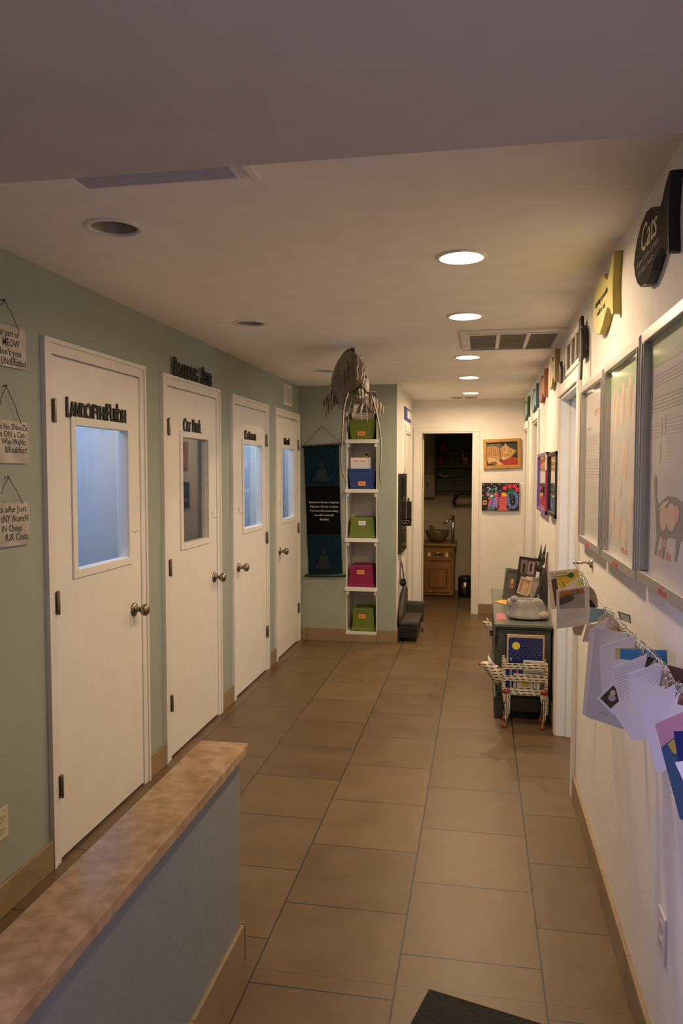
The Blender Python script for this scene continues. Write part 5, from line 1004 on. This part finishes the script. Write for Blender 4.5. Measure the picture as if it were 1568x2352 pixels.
# ------------------------------------------------------------------ painted animal magazine rack
DASH = dash_mat('dash_paint', (.62, .54, .38), (.015, .014, .012)); RDP = mat('hoof_red', (.28, .035, .02), .5, noise=.3, nscale=20); PKP = mat('ear_pink', (.62, .25, .22), .5)
LEGP = wave_mat('leg_paint', (.015, .014, .012), (.62, .55, .40), 26, 7, .45, (.28, .36), 'X', (1, 1, .35))
def rack(ox, oy, s, label, dark=False):
    O = thing('magazine_rack', (ox+.135*s, oy+.06*s, 0), label, 'magazine rack')
    def q(x, y, z): return (ox+x*s, oy+y*s, z*s)
    def bxx(nm, a, b, c, d, e, f, m=DASH, bev=.002):
        mb = MB(); p0, p1 = q(a, c, e), q(b, d, f); mb.box(p0[0], p1[0], p0[1], p1[1], p0[2], p1[2], m); return mb.build(nm, O, bevel=bev)
    for y0, y1 in ((0, .012), (.128, .14)):
        bxx('slat', .0, .272, y0, y1, .385, .422); bxx('slat', .0, .272, y0, y1, .308, .342); bxx('slat', .0, .272, y0, y1, .215, .262)
        bxx('upright', -.008, .014, y0-.003, y1+.003, .212, .442); bxx('upright', .262, .282, y0-.003, y1+.003, .212, .430)
    bxx('end_board', -.006, .004, .012, .128, .215, .40); bxx('end_board', .268, .278, .012, .128, .215, .40); bxx('bottom_board', .0, .272, .012, .128, .212, .222)
    for x, sg in ((.022, 1), (.262, 1)):
        for y in (-.006, .146):
            pts = [q(x-.005, y, .262), q(x-.003, y, .235), q(x, y, .19), q(x+.004, y, .15), q(x+.010, y, .115), q(x-.002, y, .07), q(x-.010, y, .03)]
            mb = MB(); mb.tube(pts, [v*s for v in (.012, .026, .025, .020, .016, .011, .010)], LEGP, 14); lg = mb.build('leg', O)
            mb = MB(); mb.tube([q(x-.010, y, .034), q(x-.012, y-.004, .012), q(x-.013, y-.006, .0005)], [v*s for v in (.0105, .013, .015)], RDP, 12); mb.build('hoof', lg)
            mb = MB(); mb.tube([q(x-.005, y, .266), q(x-.003, y-.001, .25), q(x-.003, y-.002, .232)], [v*s for v in (.006, .022, .0275)], RDP, 12); mb.build('shoulder_paint', lg)
    hy = .07
    mb = MB(); mb.tube([q(-.002, hy, .275), q(-.03, hy, .315), q(-.06, hy, .352), q(-.085, hy, .372), q(-.115, hy, .385), q(-.138, hy, .392), q(-.150, hy, .392)], [v*s for v in (.048, .050, .046, .042, .031, .020, .011)], DASH, 16); mb.build('head', O, subsurf=1)
    for y in (.055, .088):
        mb = MB(); mb.tube([q(-.075, y, .392), q(-.088, y, .420), q(-.098, y, .452)], [v*s for v in (.016, .011, .002)], PKP if y > .06 else PAPER, 10, flat=.5); mb.build('ear', O)
    mb = MB(); mb.ell(q(-.150, hy, .393), (.011*s, .011*s, .010*s), RDP); mb.build('nose', O)
    mb = MB(); e = q(-.118, hy-.024, .395); mb.ell(e, (.009*s, .004*s, .007*s), RDP); mb.ell((e[0], e[1]-.003*s, e[2]), (.004*s, .003*s, .004*s), BLACK); mb.build('eye', O)
    return O
rack(.150, 4.80, .955, 'cream and black dashed animal magazine rack standing before the chest')
def book(x0, x1, y0, y1, z0, z1, cover, label, extra=None, base=None):
    O = thing('book', ((x0+x1)/2, (y0+y1)/2, z0), label, 'book', 'books in the painted animal rack')
    mb = MB(); mb.box(x0+.002, x1-.002, y0+.0015, y1-.0015, z0+.002, z1-.002, PAPER); mb.build('pages', O)
    mb = MB(); mb.box(x0, x1, y0, y0+.0015, z0, z1, cover); mb.box(x0, x1, y1-.0015, y1, z0, z1, cover)
    if extra:
        w, h = x1-x0, z1-z0
        for j, (m, pts) in enumerate(extra): mb.add([(x0+w*u, y0-.0004-.0003*j, z0+h*v) for u, v in pts], [tuple(range(len(pts)))], m)
    mb.build('cover', O, bevel=.0006); return O
NB = mat('night_blue', (.015, .028, .13), .4); KR = mat('kraft_edge', (.55, .36, .26), .7); STAR = mat('star_cream', (.55, .50, .38), .6)
ex = [(NB, [(.045, .0), (.955, .0), (.955, .95), (.08, .95), (.045, .91)]), (mat('moon_yellow', (.72, .62, .06), .5), el(.245, .795, .105, .072, 26))]
for j in range(6):
    for k in range(8):
        u, v = .09+.13*k+(.06 if j % 2 else 0), .86-.055*j
        if u > .93 or (u < .40 and v > .70): continue
        ex.append((STAR, [(u-.010, v), (u, v-.007), (u+.010, v), (u, v+.007)]))
ex.append((STAR, [(.075, .52), (.105, .60), (.135, .52), (.12, .52), (.105, .56), (.09, .52)]))
book(.172, .404, 4.893, 4.908, .225, .565, KR, 'night sky picture book with a yellow moon, tallest in the animal rack', ex)
book(.272, .402, 4.855, 4.868, .225, .412, PAPER, 'white-backed book with a barcode in the right half of the rack', [(CRM, rect(0, 1, 0, 1))] + [(INK, rect(.10+.018*k, .10+.018*k+(.010 if k % 3 else .005), .86, .95)) for k in range(14)] + [(GREYINK, rect(.45, .9, .90, .905)), (P2[3], el(.4, .50, .16, .06, 12)), (GREYINK, rect(.1, .9, .60, .66))])
book(.162, .262, 4.838, 4.848, .225, .385, mat('cobalt', (.01, .035, .25), .4), 'cobalt blue book at the left side behind the rack slats', [(STAR, rect(.28, .40, .05, .9)), (P2[3], el(.72, .72, .10, .10, 10))])
book(.212, .330, 4.822, 4.831, .225, .334, CRM, 'cream magazine with a yellow picture behind the lower slats', [(YLW, rect(.42, .78, .28, .95)), (BRN, [(.14, .2), (.19, .2), (.19, .9), (.14, .9)])])
book(.335, .372, 4.822, 4.831, .225, .330, PAPER, 'thin white magazine with grey lettering behind the lower slats', [(GREYINK, rect(.3, .5, .1, .9))])
rack(.135, 6.60, .74, 'second dashed animal rack whose head pokes out beyond the chest')

# ------------------------------------------------------------------ dark door mat in the foreground
mb = MB(Matrix.Translation((-.141, 2.277, 0)) @ Matrix.Rotation(.12, 4, 'Z'))
mb.box(-.62, .0, -.9, .0, .0005, .008, mat('mat_dark', (.022, .020, .018), .95, noise=.4, nscale=90, bump=1.0, bscale=300)); mb.v = [Matrix.Translation((-.141, 2.277, 0)) @ Matrix.Rotation(PI*.25+.52, 4, 'Z') @ (Matrix.Translation((-.141, 2.277, 0)) @ Matrix.Rotation(.12, 4, 'Z')).inverted() @ v for v in mb.v]
mb.build('floor_mat', label='dark charcoal floor mat corner at the bottom of the picture', cat='mat', base=(-.141, 2.0, 0))

# ------------------------------------------------------------------ bathroom beyond the end doorway
PINE = mat('honey_pine', (.24, .115, .018), .45, noise=.25, nscale=9, stretch=(1, 1, .15)); PINED = mat('dark_pine', (.10, .042, .008), .5, noise=.2)
VN = thing('vanity_cabinet', (-.50, 9.85, 0), 'honey pine vanity cabinet in the dim bathroom', 'cabinet')
mb = MB(); mb.box(-.70, -.325, 9.62, 10.15, .035, .655, PINE); mb.build('body', VN, bevel=.003)
mb = MB(); mb.box(-.72, -.298, 9.585, 10.18, .655, .685, PINE); mb.build('top', VN, bevel=.006)
mb = MB(); mb.box(-.68, -.35, 9.605, 9.62, .475, .625, PINE); dw = mb.build('drawer', VN, bevel=.003)
mb = MB()
for k in range(6):
    x = -.655+k*.055; mb.add([(x, 9.604, .55), (x+.0225, 9.598, .585), (x+.045, 9.604, .55), (x+.0225, 9.598, .515)], [(0, 1, 2, 3)], PINED if k % 2 else CRM)
mb.build('carved_band', dw); mb = MB(); mb.ell((-.515, 9.592, .552), (.04, .012, .012), BLACK); mb.build('handle', dw)
mb = MB(); mb.box(-.68, -.36, 9.605, 9.62, .07, .425, PINE); dd = mb.build('door', VN, bevel=.003)
mb = MB(); mb.box(-.635, -.405, 9.598, 9.606, .12, .375, PINED); mb.box(-.62, -.42, 9.594, 9.6, .135, .36, PINE); mb.build('recessed_panel', dd, bevel=.003)
mb = MB(); mb.box(-.70, -.325, 9.65, 10.15, 0, .035, PINED); mb.build('plinth', VN)
mb = MB(); mb.lathe([(.06, 0), (.10, .02), (.135, .07), (.154, .13), (.158, .15), (.148, .15), (.13, .08), (.05, .03), (.0, .025)], (-.545, 9.86, .686), (0, 0, 1), mat('stone_glaze', (.16, .125, .055), .35, noise=.3, nscale=12), 30)
mb.build('vessel_sink', label='olive brown round vessel sink on the pine vanity', cat='sink', base=(-.545, 9.86, .686))
FC = thing('tall_faucet', (-.345, 9.80, .685), 'tall chrome vessel faucet standing right of the basin', 'faucet')
mb = MB(); mb.tube([(-.345, 9.8, .686), (-.345, 9.8, 1.03)], .021, CHROME, 18); mb.build('column', FC)
mb = MB(); mb.tube([(-.37, 9.79, .985), (-.42, 9.78, .955), (-.46, 9.77, .925)], .014, CHROME, 12); mb.build('spout', FC)
mb = MB(); mb.tube([(-.365, 9.8, 1.035), (-.40, 9.79, 1.04), (-.43, 9.78, 1.03)], .007, CHROME, 8); mb.build('lever', FC)
TH = thing('robe_hook', (-.66, 10.29, .84), 'small round metal hook on the bathroom wall above the basin', 'hook')
mb = MB(); mb.tube([(-.66, 10.3, .845), (-.66, 10.22, .85)], .008, CHROME, 8); mb.ell((-.63, 10.21, .855), (.026, .02, .026), CHROME); mb.build('knob', TH)
TC2 = thing('pedal_bin', (-.19, 9.76, 0), 'black and steel pedal bin on the bathroom floor', 'bin')
mb = MB(); mb.lathe([(.088, .01), (.088, .22)], (-.185, 9.76, 0), (0, 0, 1), mat('bin_steel', (.18, .17, .16), .22, metal=1), 32); mb.build('body', TC2)
mb = MB(); mb.lathe([(.090, .222), (.090, .245), (.06, .27), (.01, .275)], (-.185, 9.76, 0), (0, 0, 1), BLACK, 32); mb.build('lid', TC2)
mb = MB(); mb.lathe([(.09, 0), (.09, .012)], (-.185, 9.76, 0), (0, 0, 1), BLACK, 32); mb.box(-.20, -.17, 9.65, 9.68, .005, .02, BLACK); mb.build('base', TC2)
KG = mat('shelf_dark_green', (.055, .07, .035), .6)
SU = thing('wall_shelf_unit', (-.33, 10.2, 1.30), 'dark green wall shelf unit with figurines in the bathroom', 'shelf')
mb = MB(); mb.box(-.60, -.05, 10.28, 10.30, 1.31, 2.10, KG); mb.build('back_board', SU)
for x in (-.60, -.06): mb = MB(); mb.box(x, x+.015, 10.12, 10.28, 1.31, 2.10, KG); mb.build('side_board', SU)
for z in (1.31, 1.475, 1.645, 1.825, 2.085): mb = MB(); mb.box(-.585, -.06, 10.11, 10.28, z, z+.018, KG); mb.build('shelf_board', SU)
for a, b in ((-.58, -.345), (-.335, -.065)):
    mb = MB(); mb.box(a, b, 10.105, 10.12, 1.335, 1.47, KG); mb.build('drawer_front', SU)
def figurine(x, z, m, label, kind):
    O = thing('figurine', (x, 10.19, z), label, 'figurine'); mb = MB()
    if kind == 'lying':
        mb.ell((x, 10.19, z+.032), (.06, .03, .028), m); mb.build('body', O); mb = MB(); mb.ell((x-.065, 10.18, z+.055), (.024, .022, .024), m); mb.tube([(x-.075, 10.18, z+.07), (x-.08, 10.18, z+.095)], [.008, .001], m, 6); mb.tube([(x-.055, 10.18, z+.07), (x-.052, 10.18, z+.095)], [.008, .001], m, 6); mb.build('head', O)
    elif kind == 'tall':
        for dx in (-.022, .018): mb.tube([(x+dx, 10.19, z), (x+dx, 10.19, z+.06)], .007, m, 8)
        mb.ell((x, 10.19, z+.085), (.04, .026, .032), m); mb.build('body', O); mb = MB(); mb.tube([(x-.025, 10.19, z+.095), (x-.04, 10.19, z+.19)], [.014, .009], m, 8); mb.ell((x-.045, 10.18, z+.20), (.018, .018, .014), m); mb.build('neck_and_head', O)
    else:
        mb.lathe([(.03, 0), (.042, .03), (.036, .08), (.02, .11)], (x, 10.19, z), (0, 0, 1), m, 14); mb.build('body', O); mb = MB(); mb.ell((x, 10.185, z+.130), (.027, .025, .025), m); mb.build('head', O)
DR = flat('glaze_red', (.25, .02, .02))
figurine(-.50, 1.843, DR, 'large dark red figurine high on the bathroom shelf', 'sit'); figurine(-.53, 1.663, DR, 'small dark red figurine below the large red one', 'sit')
figurine(-.205, 1.663, flat('glaze_yellow', (.50, .30, .04)), 'yellow and red long-necked figurine on the bathroom shelf', 'tall'); figurine(-.47, 1.493, flat('glaze_grey', (.30, .27, .25)), 'pale reclining cat figurine on the lowest bathroom shelf', 'lying')
figurine(-.12, 1.843, flat('glaze_navy', (.02, .02, .06)), 'dark navy figurine at the right end of the high shelf', 'sit')
PB = thing('panel_box', (-.68, 10.2, 1.4), 'pale wall box with a dark keyhole slot left of the green shelves', 'cabinet')
mb = MB(); mb.box(-.76, -.595, 10.14, 10.3, 1.25, 1.55, mat('box_cream', (.50, .44, .32), .6)); mb.build('body', PB, bevel=.004)
mb = MB(); mb.box(-.70, -.688, 10.134, 10.14, 1.385, 1.445, BLACK); mb.build('slot', PB)
TP = thing('towel_holder', (-.22, 10.2, 1.19), 'paper towel roll on a black cat-shaped holder under the shelves', 'towel holder')
mb = MB(); mb.tube([(-.32, 10.22, 1.20), (-.06, 10.22, 1.20)], .055, mat('towel_paper', (.42, .37, .30), .8), 20); mb.build('towel_roll', TP)
mb = MB(); mb.ell((-.335, 10.20, 1.19), (.035, .03, .05), BLACK); mb.ell((-.325, 10.19, 1.25), (.024, .02, .022), BLACK); mb.tube([(-.34, 10.2, 1.27), (-.20, 10.25, 1.31), (-.05, 10.25, 1.27)], .005, BLACK, 8); mb.build('holder', TP)
TW = thing('cat_post_tower', (-.06, 10.1, 0), 'grey fixture edge at the right of the bathroom, just behind the door frame', 'fixture')
mb = MB(); mb.lathe([(.03, 0), (.03, .55), (.05, .60), (.055, .72), (.02, .74)], (-.075, 10.18, 0), (0, 0, 1), mat('ceramic_dim', (.35, .30, .2), .4), 20); mb.build('body', TW)
